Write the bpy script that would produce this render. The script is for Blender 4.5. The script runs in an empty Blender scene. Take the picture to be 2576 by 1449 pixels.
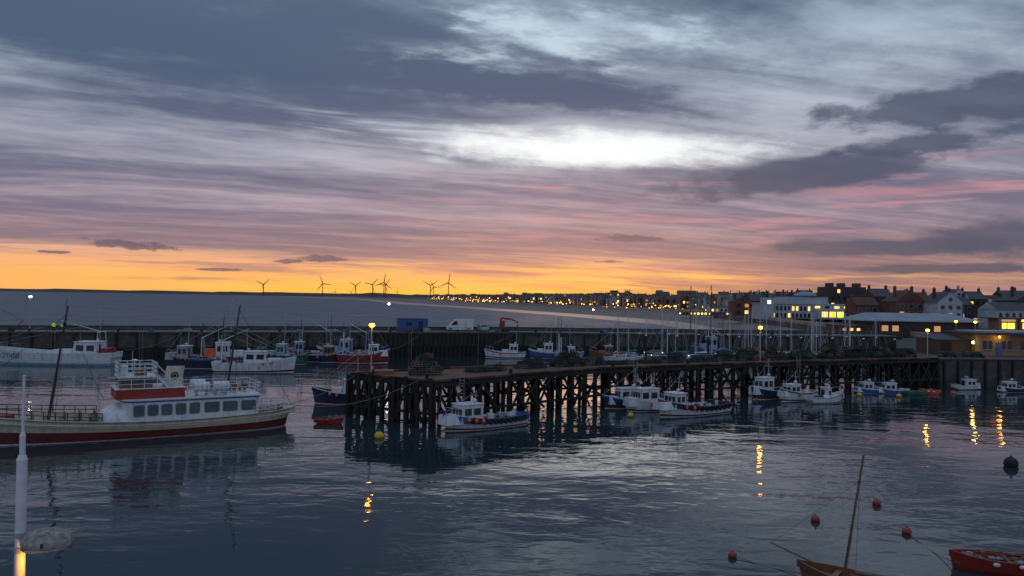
import bpy, math, random
from mathutils import Vector, Matrix, noise as mnoise
random.seed(7)
R=random.random
def U(a,b): return a+(b-a)*R()
scene=bpy.context.scene
scene.view_settings.view_transform='Standard'
scene.view_settings.look='None'
scene.view_settings.exposure=0

# ------------------------------------------------------------------ materials
MATS={}
def mat(name,col,rough=0.6,metal=0.0,var=0.25,scale=1.5,bump=0.0,emit=None,es=0.0,stain=0.0):
    if name in MATS: return MATS[name]
    m=bpy.data.materials.new(name); m.use_nodes=True
    nt=m.node_tree; b=nt.nodes['Principled BSDF']
    b.inputs['Roughness'].default_value=rough; b.inputs['Metallic'].default_value=metal
    tc=nt.nodes.new('ShaderNodeTexCoord')
    n=nt.nodes.new('ShaderNodeTexNoise'); n.inputs['Scale'].default_value=scale; n.inputs['Detail'].default_value=4; n.inputs['Roughness'].default_value=0.65
    nt.links.new(tc.outputs['Object'],n.inputs['Vector'])
    r=nt.nodes.new('ShaderNodeValToRGB')
    r.color_ramp.elements[0].position=0.3; r.color_ramp.elements[1].position=0.7
    c0=[max(0,c*(1-var)) for c in col]; c1=[min(1,c*(1+var*0.6)) for c in col]
    r.color_ramp.elements[0].color=(*c0,1); r.color_ramp.elements[1].color=(*c1,1)
    nt.links.new(n.outputs['Fac'],r.inputs['Fac'])
    out=r.outputs['Color']
    if stain>0:
        mp=nt.nodes.new('ShaderNodeMapping'); mp.inputs['Scale'].default_value=(2.2,2.2,0.25)
        nt.links.new(tc.outputs['Object'],mp.inputs['Vector'])
        n2=nt.nodes.new('ShaderNodeTexNoise'); n2.inputs['Scale'].default_value=1.6; n2.inputs['Detail'].default_value=4
        nt.links.new(mp.outputs['Vector'],n2.inputs['Vector'])
        mr=nt.nodes.new('ShaderNodeMapRange'); mr.inputs['From Min'].default_value=0.5; mr.inputs['From Max'].default_value=0.75; mr.inputs['To Max'].default_value=stain
        nt.links.new(n2.outputs['Fac'],mr.inputs['Value'])
        mx=nt.nodes.new('ShaderNodeMix'); mx.data_type='RGBA'
        nt.links.new(mr.outputs['Result'],mx.inputs[0]); nt.links.new(out,mx.inputs[6]); mx.inputs[7].default_value=(0.10,0.06,0.035,1)
        out=mx.outputs[2]
    nt.links.new(out,b.inputs['Base Color'])
    if bump>0:
        bp=nt.nodes.new('ShaderNodeBump'); bp.inputs['Strength'].default_value=0.7; bp.inputs['Distance'].default_value=bump
        nt.links.new(n.outputs['Fac'],bp.inputs['Height']); nt.links.new(bp.outputs['Normal'],b.inputs['Normal'])
    if emit:
        b.inputs['Emission Color'].default_value=(*emit,1); b.inputs['Emission Strength'].default_value=es
    MATS[name]=m
    return m
white=mat('white_paint',(0.68,0.70,0.73),0.4,stain=0.45,var=0.18)
cream=mat('cream_paint',(0.66,0.60,0.44),0.45,stain=0.35,var=0.12)
redhull=mat('antifoul_red',(0.13,0.018,0.015),0.6,var=0.35,stain=0.4)
red=mat('red_paint',(0.30,0.03,0.022),0.45,stain=0.2)
bluep=mat('blue_paint',(0.035,0.12,0.34),0.45,stain=0.2)
navy=mat('navy_paint',(0.015,0.03,0.09),0.45)
paleblue=mat('pale_blue_paint',(0.28,0.42,0.55),0.5,stain=0.5)
green=mat('green_paint',(0.03,0.16,0.10),0.5)
black=mat('black_rubber',(0.015,0.015,0.017),0.75)
grey=mat('grey_paint',(0.30,0.32,0.34),0.55,stain=0.3)
deckm=mat('boat_deck',(0.16,0.145,0.13),0.7,scale=4)
bdeck=mat('blue_deck',(0.05,0.16,0.32),0.6,scale=4)
wood=mat('varnished_wood',(0.20,0.09,0.04),0.45,scale=3)
glass=mat('dark_window_glass',(0.025,0.03,0.04),0.12,var=0.1)
cglass=mat('cabin_window_glass',(0.10,0.12,0.14),0.15,var=0.3)
steel=mat('galvanised_steel',(0.42,0.43,0.44),0.45,0.5)
alum=mat('anodised_mast',(0.55,0.57,0.60),0.5,0.1)
dsteel=mat('dark_spar',(0.04,0.03,0.026),0.5)
orangep=mat('orange_float',(0.75,0.13,0.05),0.5)
yellowp=mat('yellow_float',(0.60,0.42,0.03),0.5)
redb=mat('red_float',(0.35,0.05,0.04),0.6,stain=0.4)
rope=mat('rope',(0.20,0.17,0.13),0.9)
net=mat('net_cord',(0.035,0.038,0.035),0.95,scale=8,bump=0.05)
netg=mat('green_net',(0.03,0.09,0.08),0.95,scale=8,bump=0.05)
pile=mat('tarred_timber',(0.022,0.018,0.015),0.85,scale=2,bump=0.03,var=0.5)
plank=mat('jetty_planks',(0.13,0.07,0.042),0.9,scale=1.2,bump=0.02,var=0.5)
stone=mat('quay_stone',(0.085,0.075,0.068),0.85,scale=0.8,bump=0.06,var=0.5)
conc=mat('concrete',(0.15,0.14,0.135),0.85,scale=0.6,bump=0.02,var=0.4)
weed=mat('weed_stone',(0.022,0.025,0.019),0.9,scale=0.9,bump=0.06,var=0.5)
asph=mat('asphalt',(0.05,0.05,0.052),0.9,scale=0.5)
brick=mat('red_brick',(0.16,0.065,0.045),0.85,scale=0.6)
dbrick=mat('dark_brick',(0.07,0.05,0.045),0.85,scale=0.6)
render_=mat('white_render',(0.44,0.46,0.50),0.8,scale=0.3,stain=.35)
sandst=mat('buff_wall',(0.24,0.17,0.11),0.85,scale=0.6)
slate=mat('slate_roof',(0.055,0.058,0.068),0.7,scale=0.6)
tile=mat('clay_tile_roof',(0.10,0.045,0.032),0.8,scale=0.6)
lroof=mat('light_metal_roof',(0.24,0.28,0.34),0.6,scale=0.3)
tbrick=mat('terrace_brick',(0.24,0.14,0.11),0.85,scale=.1)
tbuff=mat('terrace_buff',(0.36,0.29,0.23),0.85,scale=.1)
lit=mat('lit_window_warm',(0.5,0.35,0.1),0.5,emit=(1.0,0.58,0.16),es=1.7)
litd=mat('lit_window_dim',(0.4,0.3,0.15),0.5,emit=(1.0,0.50,0.18),es=0.45)
lity=mat('lit_shopfront',(0.5,0.4,0.1),0.5,emit=(1.0,0.62,0.06),es=2.6)
litw=mat('lit_window_white',(0.5,0.5,0.5),0.5,emit=(0.9,0.9,0.8),es=1.6)
sodium=mat('sodium_lamp_glass',(0.6,0.3,0.1),0.5,emit=(1.0,0.33,0.012),es=24)
sodfar=mat('sodium_lamp_glass_far',(0.6,0.3,0.1),0.5,emit=(1.0,0.42,0.06),es=6)
whl=mat('white_lamp_glass',(0.7,0.7,0.7),0.5,emit=(1.0,0.95,0.8),es=26)
yell=mat('warm_lamp_glass',(0.7,0.6,0.3),0.5,emit=(1.0,0.68,0.15),es=22)
fgl=mat('foreground_lamp_glass',(0.7,0.6,0.3),0.5,emit=(1.0,0.60,0.08),es=2.5)
hivis=mat('hi_vis_cloth',(0.65,0.85,0.03),0.7,emit=(0.6,0.9,0.03),es=0.25)  # slight self-glow added to the cloth so the jackets stay visible
trous=mat('dark_trousers',(0.03,0.03,0.045),0.8)
skin=mat('skin',(0.50,0.30,0.22),0.6)
hair=mat('brown_hair',(0.05,0.03,0.02),0.8)
ldark=mat('distant_land',(0.040,0.036,0.038),0.95,scale=0.01)
turb=mat('turbine_steel',(0.045,0.038,0.040),0.6)
dirtyw=mat('weathered_lamp_housing',(0.27,0.245,0.23),0.85,scale=14,var=0.6,bump=0.006)
polew=mat('white_pole_paint',(0.62,0.58,0.62),0.5,var=0.15,scale=4)

# ------------------------------------------------------------------ mesh builder
class MB:
    def __init__(s): s.v=[];s.f=[];s.m=[];s.sm=[];s.ml=[]
    def mi(s,m):
        if m not in s.ml: s.ml.append(m)
        return s.ml.index(m)
    def add(s,vs,fs,m,smooth=False):
        o=len(s.v); s.v+= [tuple(p) for p in vs]; k=s.mi(m)
        for f in fs: s.f.append([i+o for i in f]); s.m.append(k); s.sm.append(smooth)
    def box(s,c,d,m,rz=0,tx=1,ty=1,rot=None):
        vs=[]
        for sz in(-1,1):
            for sx,sy in((-1,-1),(1,-1),(1,1),(-1,1)):
                k1=tx if sz>0 else 1; k2=ty if sz>0 else 1
                p=Vector((sx*d[0]/2*k1,sy*d[1]/2*k2,sz*d[2]/2))
                if rot: p=rot@p
                elif rz: p=Matrix.Rotation(rz,3,'Z')@p
                vs.append(p+Vector(c))
        s.add(vs,[(0,3,2,1),(4,5,6,7),(0,1,5,4),(1,2,6,5),(2,3,7,6),(3,0,4,7)],m)
    def beam(s,a,b,w,h,m):
        a=Vector(a);b=Vector(b);d=b-a;L=d.length
        q=d.to_track_quat('X','Z').to_matrix()
        s.box((a+b)/2,(L,w,h),m,rot=q)
    def cyl(s,a,b,r0,r1,m,n=8,cap=True):
        a=Vector(a);b=Vector(b);q=(b-a).to_track_quat('Z','Y').to_matrix()
        vs=[]
        for p,r in((a,r0),(b,r1)):
            for i in range(n):
                t=2*math.pi*i/n; vs.append(p+q@Vector((r*math.cos(t),r*math.sin(t),0)))
        fs=[(i,(i+1)%n,n+(i+1)%n,n+i) for i in range(n)]
        s.add(vs,fs,m,True)
        if cap: s.add(vs,[tuple(range(n-1,-1,-1)),tuple(range(n,2*n))],m)
    def line(s,pts,r,m,n=5):
        for a,b in zip(pts[:-1],pts[1:]): s.cyl(a,b,r,r,m,n,False)
    def sag(s,a,b,dz,r,m,k=8):
        a=Vector(a);b=Vector(b)
        s.line([a.lerp(b,i/k)-Vector((0,0,dz*4*(i/k)*(1-i/k))) for i in range(k+1)],r,m,4)
    def sph(s,c,r,m,sc=(1,1,1),n=12,k=8,z0=-1.0):
        vs=[];fs=[]
        for j in range(k+1):
            ph=-math.pi/2+ (math.pi)*j/k
            if z0>-1:
                p0=math.asin(z0); ph=p0+(math.pi/2-p0)*j/k
            for i in range(n):
                t=2*math.pi*i/n
                vs.append((c[0]+r*sc[0]*math.cos(ph)*math.cos(t),c[1]+r*sc[1]*math.cos(ph)*math.sin(t),c[2]+r*sc[2]*math.sin(ph)))
        for j in range(k):
            for i in range(n):
                fs.append((j*n+i,j*n+(i+1)%n,(j+1)*n+(i+1)%n,(j+1)*n+i))
        s.add(vs,fs,m,True)
    def torus(s,c,r,r2,m,ax='y',n=10,k=6):
        vs=[];fs=[]
        for i in range(n):
            t=2*math.pi*i/n
            for j in range(k):
                p=2*math.pi*j/k; rr=r+r2*math.cos(p); h=r2*math.sin(p)
                a,b=rr*math.cos(t),rr*math.sin(t)
                v=(a,h,b) if ax=='y' else ((h,a,b) if ax=='x' else (a,b,h))
                vs.append((c[0]+v[0],c[1]+v[1],c[2]+v[2]))
        for i in range(n):
            for j in range(k): fs.append((i*k+j,i*k+(j+1)%k,((i+1)%n)*k+(j+1)%k,((i+1)%n)*k+j))
        s.add(vs,fs,m,True)
    def poly(s,pts,z0,z1,mtop,mside):
        n=len(pts)
        vs=[(p[0],p[1],z0) for p in pts]+[(p[0],p[1],z1) for p in pts]
        s.add(vs,[tuple(range(n,2*n))],mtop)
        s.add(vs,[(i,(i+1)%n,n+(i+1)%n,n+i) for i in range(n)],mside)
    def build(s,name,loc=(0,0,0),rz=0,parent=None):
        me=bpy.data.meshes.new(name); me.from_pydata(s.v,[],s.f)
        for m in s.ml: me.materials.append(m)
        me.polygons.foreach_set('material_index',s.m); me.polygons.foreach_set('use_smooth',s.sm)
        me.update()
        o=bpy.data.objects.new(name,me); scene.collection.objects.link(o)
        o.location=loc; o.rotation_euler=(0,0,rz)
        if parent: o.parent=parent
        return o
def light(name,loc,col,w,rad,parent=None):
    l=bpy.data.lights.new(name,'POINT'); l.color=col; l.energy=w; l.shadow_soft_size=rad
    o=bpy.data.objects.new(name,l); scene.collection.objects.link(o); o.location=loc
    if parent: o.parent=parent
    return o

# ------------------------------------------------------------------ boats
def hull(mb,L,B,D,bow=0.8,stern=0.2,trans=0.75,rake=1.0,bot=redhull,side=white,band=bluep,rail=white,deck=deckm,bul=0.4,roundst=False,b1=0.18,b2=0.80,n=22):
    def w(t):
        if t>0.5: f=(1-((t-0.5)/0.5)**2.3)
        else: f=trans+(1-trans)*math.sin(math.pi/2*min(1,t/0.5))
        if roundst and t<0.14: f*=math.sqrt(max(0.02,1-(1-t/0.14)**2*0.93))
        return max(0.02,B/2*f)
    def sh(t):
        return D+(bow*((t-0.35)/0.65)**2 if t>0.35 else stern*((0.35-t)/0.35)**2)
    lev=[(-0.5,0.45,1.0),(0.0,0.84,0.62),(0.05,0.86,0.60),(b1,0.90,0.5),(b2*0.6+b1*0.4,0.95,0.3),(b2,0.98,0.1),(0.94,1.0,0.03),(1.0,1.0,0)]
    ms=[bot,white if bot is redhull else bot,bot,side,side,band,rail]
    rows=[]
    ts=[i/n for i in range(n+1)]
    if roundst: ts=[0,0.004,0.015,0.035,0.06,0.09]+[0.14+0.86*i/n for i in range(n+1)]
    for (h,wf,rk) in lev:
        row=[]
        for t in ts:
            z=h*sh(t) if h>0 else h*0.8
            x=-L/2+L*t-rake*rk*t**5+(0.5*rk*(1-t)**8 if not roundst else 1.5*rk*(1-t)**8)
            row.append((x,w(t)*wf*(1-0.35*rk*t**3),z))
        rows.append(row)
    N=len(ts)
    for sgn in(1,-1):
        vs=[(x,sgn*y,z) for row in rows for x,y,z in row]
        for k in range(len(rows)-1):
            fs=[]
            for i in range(N-1):
                f=(k*N+i,k*N+i+1,(k+1)*N+i+1,(k+1)*N+i)
                fs.append(f if sgn<0 else f[::-1])
            mb.add(vs,fs,ms[k],True)
    for k in range(len(rows)-1):
        a,b=rows[k][0],rows[k+1][0]
        mb.add([(a[0],-a[1],a[2]),(a[0],a[1],a[2]),(b[0],b[1],b[2]),(b[0],-b[1],b[2])],[(0,1,2,3)],ms[k])
    top=rows[-1]; vs=[]
    for x,y,z in top:
        yi=max(0.01,y-0.10)
        vs+=[(x,y,z),(x,yi,z),(x,yi*0.98,z-bul),(x,-yi*0.98,z-bul),(x,-yi,z),(x,-y,z)]
    cap=[];inn=[];dk=[]
    for i in range(N-1):
        a=i*6;b=a+6
        cap+=[(a,b,b+1,a+1),(a+4,b+4,b+5,a+5)]; inn+=[(a+1,b+1,b+2,a+2),(a+3,b+3,b+4,a+4)]; dk+=[(a+2,b+2,b+3,a+3)]
    mb.add(vs,cap,rail); mb.add(vs,inn,side); mb.add(vs,dk,deck)
    mb.add(vs[:6],[(1,2,3,4)],side)
    return w,sh
def cabin(mb,x0,x1,w,z0,z1,mw,mr,nw=2,gl=glass,cam=0.08,front=0.85,wy=0.55,lean=0.12,wh=0.36):
    cx=(x0+x1)/2; L=x1-x0; H=z1-z0
    vs=[(x0,-w/2,z0),(x1,-w/2,z0),(x1,w/2,z0),(x0,w/2,z0),(x0,-w/2*.94,z1),(x1-lean*H,-w/2*.94,z1),(x1-lean*H,w/2*.94,z1),(x0,w/2*.94,z1)]
    mb.add(vs,[(0,1,5,4),(1,2,6,5),(2,3,7,6),(3,0,4,7)],mw)
    mb.box((cx-lean*H/2,0,z1+cam/2),(L-lean*H+0.25,w*1.02,cam),mr)
    zc=z0+H*wy+H*0.08; hh=H*wh; span=(L-lean*H-0.2)
    for i in range(nw):
        xx=x0+0.15+span*(i+0.5)/nw; ww=span/nw*0.72
        yy=w/2*(1-0.06*((zc-z0)/H))+0.012
        for sg in(-1,1): mb.box((xx,sg*yy,zc),(ww,0.03,hh),gl)
    xf=x1-lean*(zc-z0)+0.015
    k=3 if w>1.6 else 2
    for i in range(k): mb.box((xf,(i-(k-1)/2)*w*0.88/k,zc),(0.03,w*0.88/k*0.8,hh),gl)
    mb.box((x0-0.012,w*0.15,z0+H*0.45),(0.03,0.6,H*0.8),gl)
def rails(mb,pts,h,m,r=0.025,nr=2,sp=1.2):
    for a,b in zip(pts[:-1],pts[1:]):
        a=Vector(a);b=Vector(b);L=(b-a).length;k=max(1,int(L/sp))
        for i in range(k+1):
            p=a.lerp(b,i/k); mb.cyl(p,p+Vector((0,0,h)),r,r,m,5)
        for j in range(nr):
            z=Vector((0,0,h*(j+1)/nr)); mb.cyl(a+z,b+z,r,r,m,5)
def fenders(mb,w,sh,L,sg,n,m=black,r=0.25,t0=0.2,t1=0.8,tor=True):
    for i in range(n):
        t=t0+(t1-t0)*i/max(1,n-1)
        c=(-L/2+L*t,sg*(w(t)+0.05),sh(t)-0.25)
        if tor: mb.torus(c,r*0.75,r*0.32,m,'y')
        else: mb.sph(c,r,m,(1,1,1.15),8,6)
def workboat(name,x,y,rz,L=8,B=2.8,D=0.9,side=white,band=bluep,rail=white,deck=bdeck,bow=0.7,cab=(0.55,0.75),ch=1.9,mast=3.0,cm=white,bot=redhull,balls=2,tyres=0,gantry=False,clutter=4,sg=1,roof=white,bul=0.45,trans=0.75,b2=.80):
    mb=MB(); w,sh=hull(mb,L,B,D,bow,0.15,trans,0.6,bot,side,band,rail,deck,bul,b2=b2)
    x0=-L/2+L*cab[0]; x1=-L/2+L*cab[1]; cw=B*0.62; z0=sh(cab[0])-bul
    cabin(mb,x0,x1,cw,z0,z0+ch,cm,roof,2)
    mb.box(((x1+L*0.08),0,z0+ch*0.26),(L*0.16,cw*0.9,ch*0.5),cm,tx=0.9,ty=0.85)
    zt=z0+ch
    mb.cyl((x0+0.3,0,zt),(x0+0.2,0,zt+mast),0.06,0.04,steel,6)
    mb.cyl((x0+0.25,-0.5,zt+mast*0.6),(x0+0.25,0.5,zt+mast*0.6),0.025,0.025,steel,5)
    mb.sph((x0+0.5,0.2,zt+0.35),0.22,white,(1,1,0.6),8,6)
    mb.cyl((x1-0.3,-0.3,zt),(x1-0.3,-0.3,zt+1.5),0.02,0.015,steel,5)
    mb.line([(x0+0.2,0,zt+mast*0.95),(L/2-0.3,0,sh(1)+0.05)],0.018,steel)
    rails(mb,[(L/2*0.55,w(0.78)*0.9,sh(0.78)),(L/2*0.93,0.1,sh(0.97)),(L/2*0.55,-w(0.78)*0.9,sh(0.78))],0.6,steel,0.02,1,0.9)
    if balls: fenders(mb,w,sh,L,sg,balls,orangep,0.2,0.62,0.62+0.05*balls,False)
    if tyres: fenders(mb,w,sh,L,sg,tyres,black,0.28,0.08,0.72)
    if gantry:
        gx=-L/2+L*0.12; gh=U(2.6,4.0); mh=U(4.5,7.5)
        for sgn in(-1,1): mb.cyl((gx,sgn*B*0.38,sh(0.1)-0.2),(gx,sgn*B*0.22,sh(0.1)+gh),0.08,0.06,cm,6)
        mb.cyl((gx,-B*0.27,sh(0.1)+gh),(gx,B*0.27,sh(0.1)+gh),0.07,0.07,cm,6)
        mb.cyl((gx,0,sh(0.1)+gh),(gx-0.1,0,sh(0.1)+mh),0.06,0.035,dsteel,6)
        mb.line([(gx,0,sh(0.1)+mh*.95),(x0+0.2,0,zt+mast*0.9)],0.02,steel); mb.line([(gx,0,sh(0.1)+mh*.9),(L/2-.5,0,sh(.95))],0.018,steel)
        mb.cyl((gx,0,sh(.1)+gh),(gx+L*0.3,0.3,sh(.1)+gh+1.8),0.07,0.045,random.choice([dsteel,white]),6)
    for i in range(clutter):
        t=U(0.12,cab[0]-0.04); cc=random.choice([orangep,net,netg,bluep,rope,grey,net,white,redb])
        px=-L/2+L*t; py=U(-0.75,0.75)*w(t); zz=sh(t)-bul
        if R()<0.5: mb.box((px,py,zz+0.3),(U(.4,.9),U(.4,.7),U(.5,.9)),cc,rz=U(0,3))
        else: mb.sph((px,py,zz+0.35),U(.25,.5),cc,(1,1,0.8),8,6)
    for t in (0.2,0.38): 
        if t<cab[0]-0.08: mb.box((-L/2+L*t,0,sh(t)-0.18),(0.28,w(t)*1.85,0.05),wood)
    return mb.build(name,(x,y,0),rz)
def yacht(name,x,y,rz,L=8,mh=9,side=white,mm=alum,cover=bluep):
    mb=MB(); w,sh=hull(mb,L,L*0.31,0.8,0.25,0.05,0.6,1.0,navy,side,bluep,white,white,0.05,b2=0.85)
    cabin(mb,-L*0.12,L*0.24,L*0.17,0.75,1.25,white,white,3,wh=0.5,lean=0.8,cam=0.05)
    mx=L*0.1; r=.08
    mb.cyl((mx,0,0.9),(mx,0,mh),r,r*.8,mm,6)
    mb.cyl((mx,0,1.7),(-L*0.3,0,1.75),0.05,0.05,mm,6); mb.cyl((mx-0.2,0,1.85),(-L*0.28,0,1.85),0.15,0.10,cover,7)
    mb.cyl((mx,-0.8,mh*0.55),(mx,0.8,mh*0.55),0.025,0.025,mm,4)
    for p in((L*0.47,0,0.95),(-L*0.48,0,0.8)): mb.line([(mx,0,mh),p],0.018,mm,4)
    for s_ in(-1,1): mb.line([(mx,0,mh),(mx,s_*0.8,mh*0.55),(mx,s_*L*0.15,0.85)],0.014,mm,4)
    rails(mb,[(L*0.3,w(0.8)*0.9,0.9),(L*0.48,0,1.05),(L*0.3,-w(0.8)*0.9,0.9)],0.5,steel,0.015,1,1)
    return mb.build(name,(x,y,0),rz)
def dinghy(name,x,y,rz,L=2.8,B=1.3,col=red,load=None,inner=wood,D=0.42):
    mb=MB(); w,sh=hull(mb,L,B,D,0.18,0.05,0.8,0.25,col,col,col,col,inner,0.3)
    for t in(0.15,0.42,0.7): mb.box((-L/2+L*t,0,sh(t)-0.1),(0.2,w(t)*1.85,0.04),inner)
    for sg in(1,-1): mb.cyl((-L*0.35,sg*B*0.18,sh(.2)+0.02),(L*0.25,sg*B*0.12,sh(.7)+0.05),0.025,0.025,wood,5)
    if load:
        for i in range(34):
            t=U(0.1,0.85); mb.sph((-L/2+L*t,U(-.75,.75)*w(t),sh(t)-0.08+U(-.05,.07)),U(.07,.17),random.choice(load),(1.3,1,0.5),7,5)
        for i in range(6):
            t=U(.15,.7); a=(-L/2+L*t,U(-.6,.6)*w(t),sh(t)+.02); mb.cyl(a,(a[0]+U(-.8,.8),a[1]+U(-.3,.3),a[2]+U(0,.12)),.022,.022,random.choice([rope,wood]),5)
        for sx in(.35,.6): mb.sph((-L/2+L*sx,w(sx)+.05,sh(sx)-.15),.1,white,(1.6,1,1),8,6)
    return mb.build(name,(x,y,0),rz)
def buoy(x,y,r,m,name='mooring_buoy',top=True):
    mb=MB(); mb.sph((0,0,r*0.45),r,m,(1,1,0.95),14,10)
    mb.cyl((0,0,r*1.3),(0,0,r*1.55),r*0.18,r*0.14,black,8); mb.torus((0,0,r*1.62),r*0.16,r*0.05,steel,'y')
    mb.torus((0,0,r*0.25),r*0.99,r*0.06,black,'z',14)
    return mb.build(name,(x,y,0),U(0,3))

# ---- passenger excursion boat
def passenger():
    mb=MB(); L=27;B=5.8
    w,sh=hull(mb,L,B,1.42,1.35,0.38,0.8,1.6,redhull,cream,cream,white,deckm,0.55,True,b1=0.46,b2=0.9,n=30)
    for sg in(1,-1):
        pts=[(-L/2+L*t,sg*(w(t)*1.0+0.03),sh(t)*0.80) for t in [0.03,0.06,0.1]+[0.14+0.84*i/18 for i in range(19)]]
        mb.line(pts,0.04,cream,6)
        pts=[(-L/2+L*t,sg*(w(t)*1.0+0.02),sh(t)*0.97) for t in [0.03,0.06,0.1]+[0.14+0.84*i/18 for i in range(19)]]
        mb.line(pts,0.05,grey,6)
    zd=0.95; zt=3.1; sw=2.45
    def sal(x0,x1,z0,z1,yw,m,curve=2.0,steps=8):
        pts=[(x0,-yw),]+[(x1-curve+curve*math.sin(math.pi/2*i/steps),-yw*(1-0.55*(1-math.cos(math.pi/2*i/steps)))) for i in range(steps+1)]
        pts=pts+[(a,-b) for a,b in pts[::-1]]
        mb.poly(pts,z0,z1,m,m)
        return pts
    sal(-9.6,1.2,zd,zt,sw,white,1.6)
    sal(-9.9,1.5,zt,zt+0.1,sw+0.14,white,1.7)
    sal(-9.7,1.25,zt-0.16,zt-0.06,sw+0.03,bluep,1.6)
    mb.sph((1.0,0,1.0),1.0,white,(2.1,2.35,1.75),24,10,z0=0.0)
    def rwin(x,z,wd,hd,sg):
        pts=[]
        r=0.16
        for cx,cz,a0 in((wd/2-r,hd/2-r,0),(-wd/2+r,hd/2-r,90),(-wd/2+r,-hd/2+r,180),(wd/2-r,-hd/2+r,270)):
            for k in range(4):
                a=math.radians(a0+30*k); pts.append((cx+r*math.cos(a),cz+r*math.sin(a)))
        for sc,dy,m in((1.0,0.02,grey),(0.90,0.035,cglass)):
            vs=[(x+p[0]*sc,sg*(sw+dy),z+p[1]*sc) for p in pts]
            f=tuple(range(len(vs))); mb.add(vs,[f if sg<0 else f[::-1]],m)
    for sg in(1,-1):
        for x in(0.0,-1.05,-2.1,-3.2,-4.3): rwin(x,2.28,0.88,0.98,sg)
        for x in(-5.7,-7.2,-8.75): rwin(x,2.30,1.3,0.92,sg)
    mb.box((-9.62,0.6,1.9),(0.05,0.9,1.7),glass); mb.box((-9.62,-0.9,2.3),(0.05,1.1,0.8),glass)
    mb.box((-0.95,0,3.6),(5.3,3.9,0.8),red,tx=0.99); mb.box((-0.95,0,4.02),(5.4,4.0,0.05),white)
    mb.box((0.1,0,4.45),(2.5,2.7,0.9),wood,tx=0.94,ty=0.96)
    for i in range(4): 
        for sg in(1,-1): mb.box((-0.8+i*0.58,sg*1.345,4.55),(0.44,0.03,0.48),cglass)
    for i in range(4): mb.box((1.31,-0.95+i*0.63,4.55),(0.03,0.5,0.48),cglass)
    mb.box((0.0,0,4.96),(3.0,3.3,0.12),white)
    rails(mb,[(1.45,1.55,5.0),(-1.45,1.55,5.0),(-1.45,-1.55,5.0),(1.45,-1.55,5.0),(1.45,1.55,5.0)],1.1,white,0.035,3,0.75)
    mb.box((0.9,0,5.45),(0.5,1.3,0.8),white,tx=0.8); mb.box((-0.3,0.6,5.25),(0.9,0.4,0.45),wood)
    mb.cyl((0.2,-0.8,5.0),(0.2,-0.8,7.0),0.04,0.03,steel,6); mb.sph((0.2,0.6,6.3),0.22,white,(1.2,1.2,0.5),10,6)
    mb.cyl((0.2,0.6,5),(0.2,0.6,6.2),0.04,0.04,white,6)
    rails(mb,[(1.55,1.9,4.05),(-3.4,1.9,4.05)],0.75,white,0.028,2,0.9)
    for sg in(0.55,1.45): mb.beam((-1.5,sg,5.0),(-3.1,sg,3.25),0.06,0.24,white)
    for i in range(7):
        t=i/7; mb.box((-1.5-1.6*t,1.0,5.0-1.75*t),(0.22,0.9,0.04),white)
    for sg in(0.55,1.45): mb.cyl((-1.5,sg,5.9),(-3.1,sg,4.2),0.03,0.03,white,5)
    vs=[]
    nn=20
    for z,s_,dx in((4.02,1.0,0),(5.75,0.92,-0.28)):
        for i in range(nn):
            t=2*math.pi*i/nn; vs.append((-2.75+dx+0.78*s_*math.cos(t),0.55*s_*math.sin(t)+0.6,z))
    mb.add(vs,[(i,(i+1)%nn,nn+(i+1)%nn,nn+i) for i in range(nn)],cream,True); mb.add(vs,[tuple(range(nn,2*nn))],black)
    mb.torus((-2.88,1.16,4.95),0.27,0.05,black,'y',16,6); mb.cyl((-2.88,1.13,4.95),(-2.88,1.18,4.95),0.13,0.13,black,12)
    rails(mb,[(-3.7,2.4,3.2),(-9.8,2.4,3.2),(-9.8,-2.4,3.2),(-3.7,-2.4,3.2)],1.0,white,0.028,3,0.9)
    for x in(-5.0,-6.6):
        yy=1.5
        mb.cyl((x-0.62,yy,3.95),(x+0.62,yy,3.95),0.42,0.42,white,16)
        for q in(-.4,0,.4): mb.torus((x+q,yy,3.95),0.43,0.02,grey,'x',16)
        for q in(-.4,.4): mb.box((x+q,yy,3.4),(0.1,0.7,0.4),grey)
    mb.cyl((-4.6,-1.3,3.95),(-5.8,-1.3,3.95),0.4,0.4,white,14)
    for i in range(4):
        mb.box((-6.2-i*0.9,-0.6,3.55),(0.4,2.2,0.06),wood); mb.box((-6.4-i*0.9,-0.6,3.8),(0.05,2.2,0.4),wood)
        for yy in(-1.5,0.3): mb.box((-6.2-i*0.9,yy,3.36),(0.3,0.06,0.32),grey)
    def edge(t,ins=0.12,dz=0,sg=1): return (-L/2+L*t,sg*max(0.05,w(t)-ins),sh(t)+dz)
    for sg in(1,-1):
        rails(mb,[edge(0.60+0.36*i/6,0.1,0,sg) for i in range(7)],0.65,dsteel,0.035,2,0.8)
        rails(mb,[edge(t,0.1,0,sg) for t in(0.02,0.06,0.12,0.16)],0.55,white,0.03,2,0.8)
    for i in range(5):
        mb.box((3.2+i*1.1,0,1.7),(0.42,3.4-i*0.3,0.07),wood); mb.box((3.0+i*1.1,0,2.0),(0.06,3.4-i*0.3,0.5),wood)
        for yy in(-1.0,1.0): mb.box((3.2+i*1.1,yy,1.4),(0.32,0.07,0.55),grey)
    mb.box((9.3,0,1.95),(1.4,1.1,0.6),red,tx=0.9,ty=.9)
    for i in range(3): mb.box((-10.6-i*0.8,0,1.55),(0.4,2.8-i*0.5,0.07),wood)
    mb.cyl((6.4,0,1.2),(5.15,0,10.8),0.12,0.07,dsteel,8); mb.cyl((5.3,0,10.7),(5.2,0,11.4),0.03,0.02,dsteel,5)
    mb.cyl((-7.4,0,3.2),(-8.45,0,11.0),0.11,0.06,dsteel,8)
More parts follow.
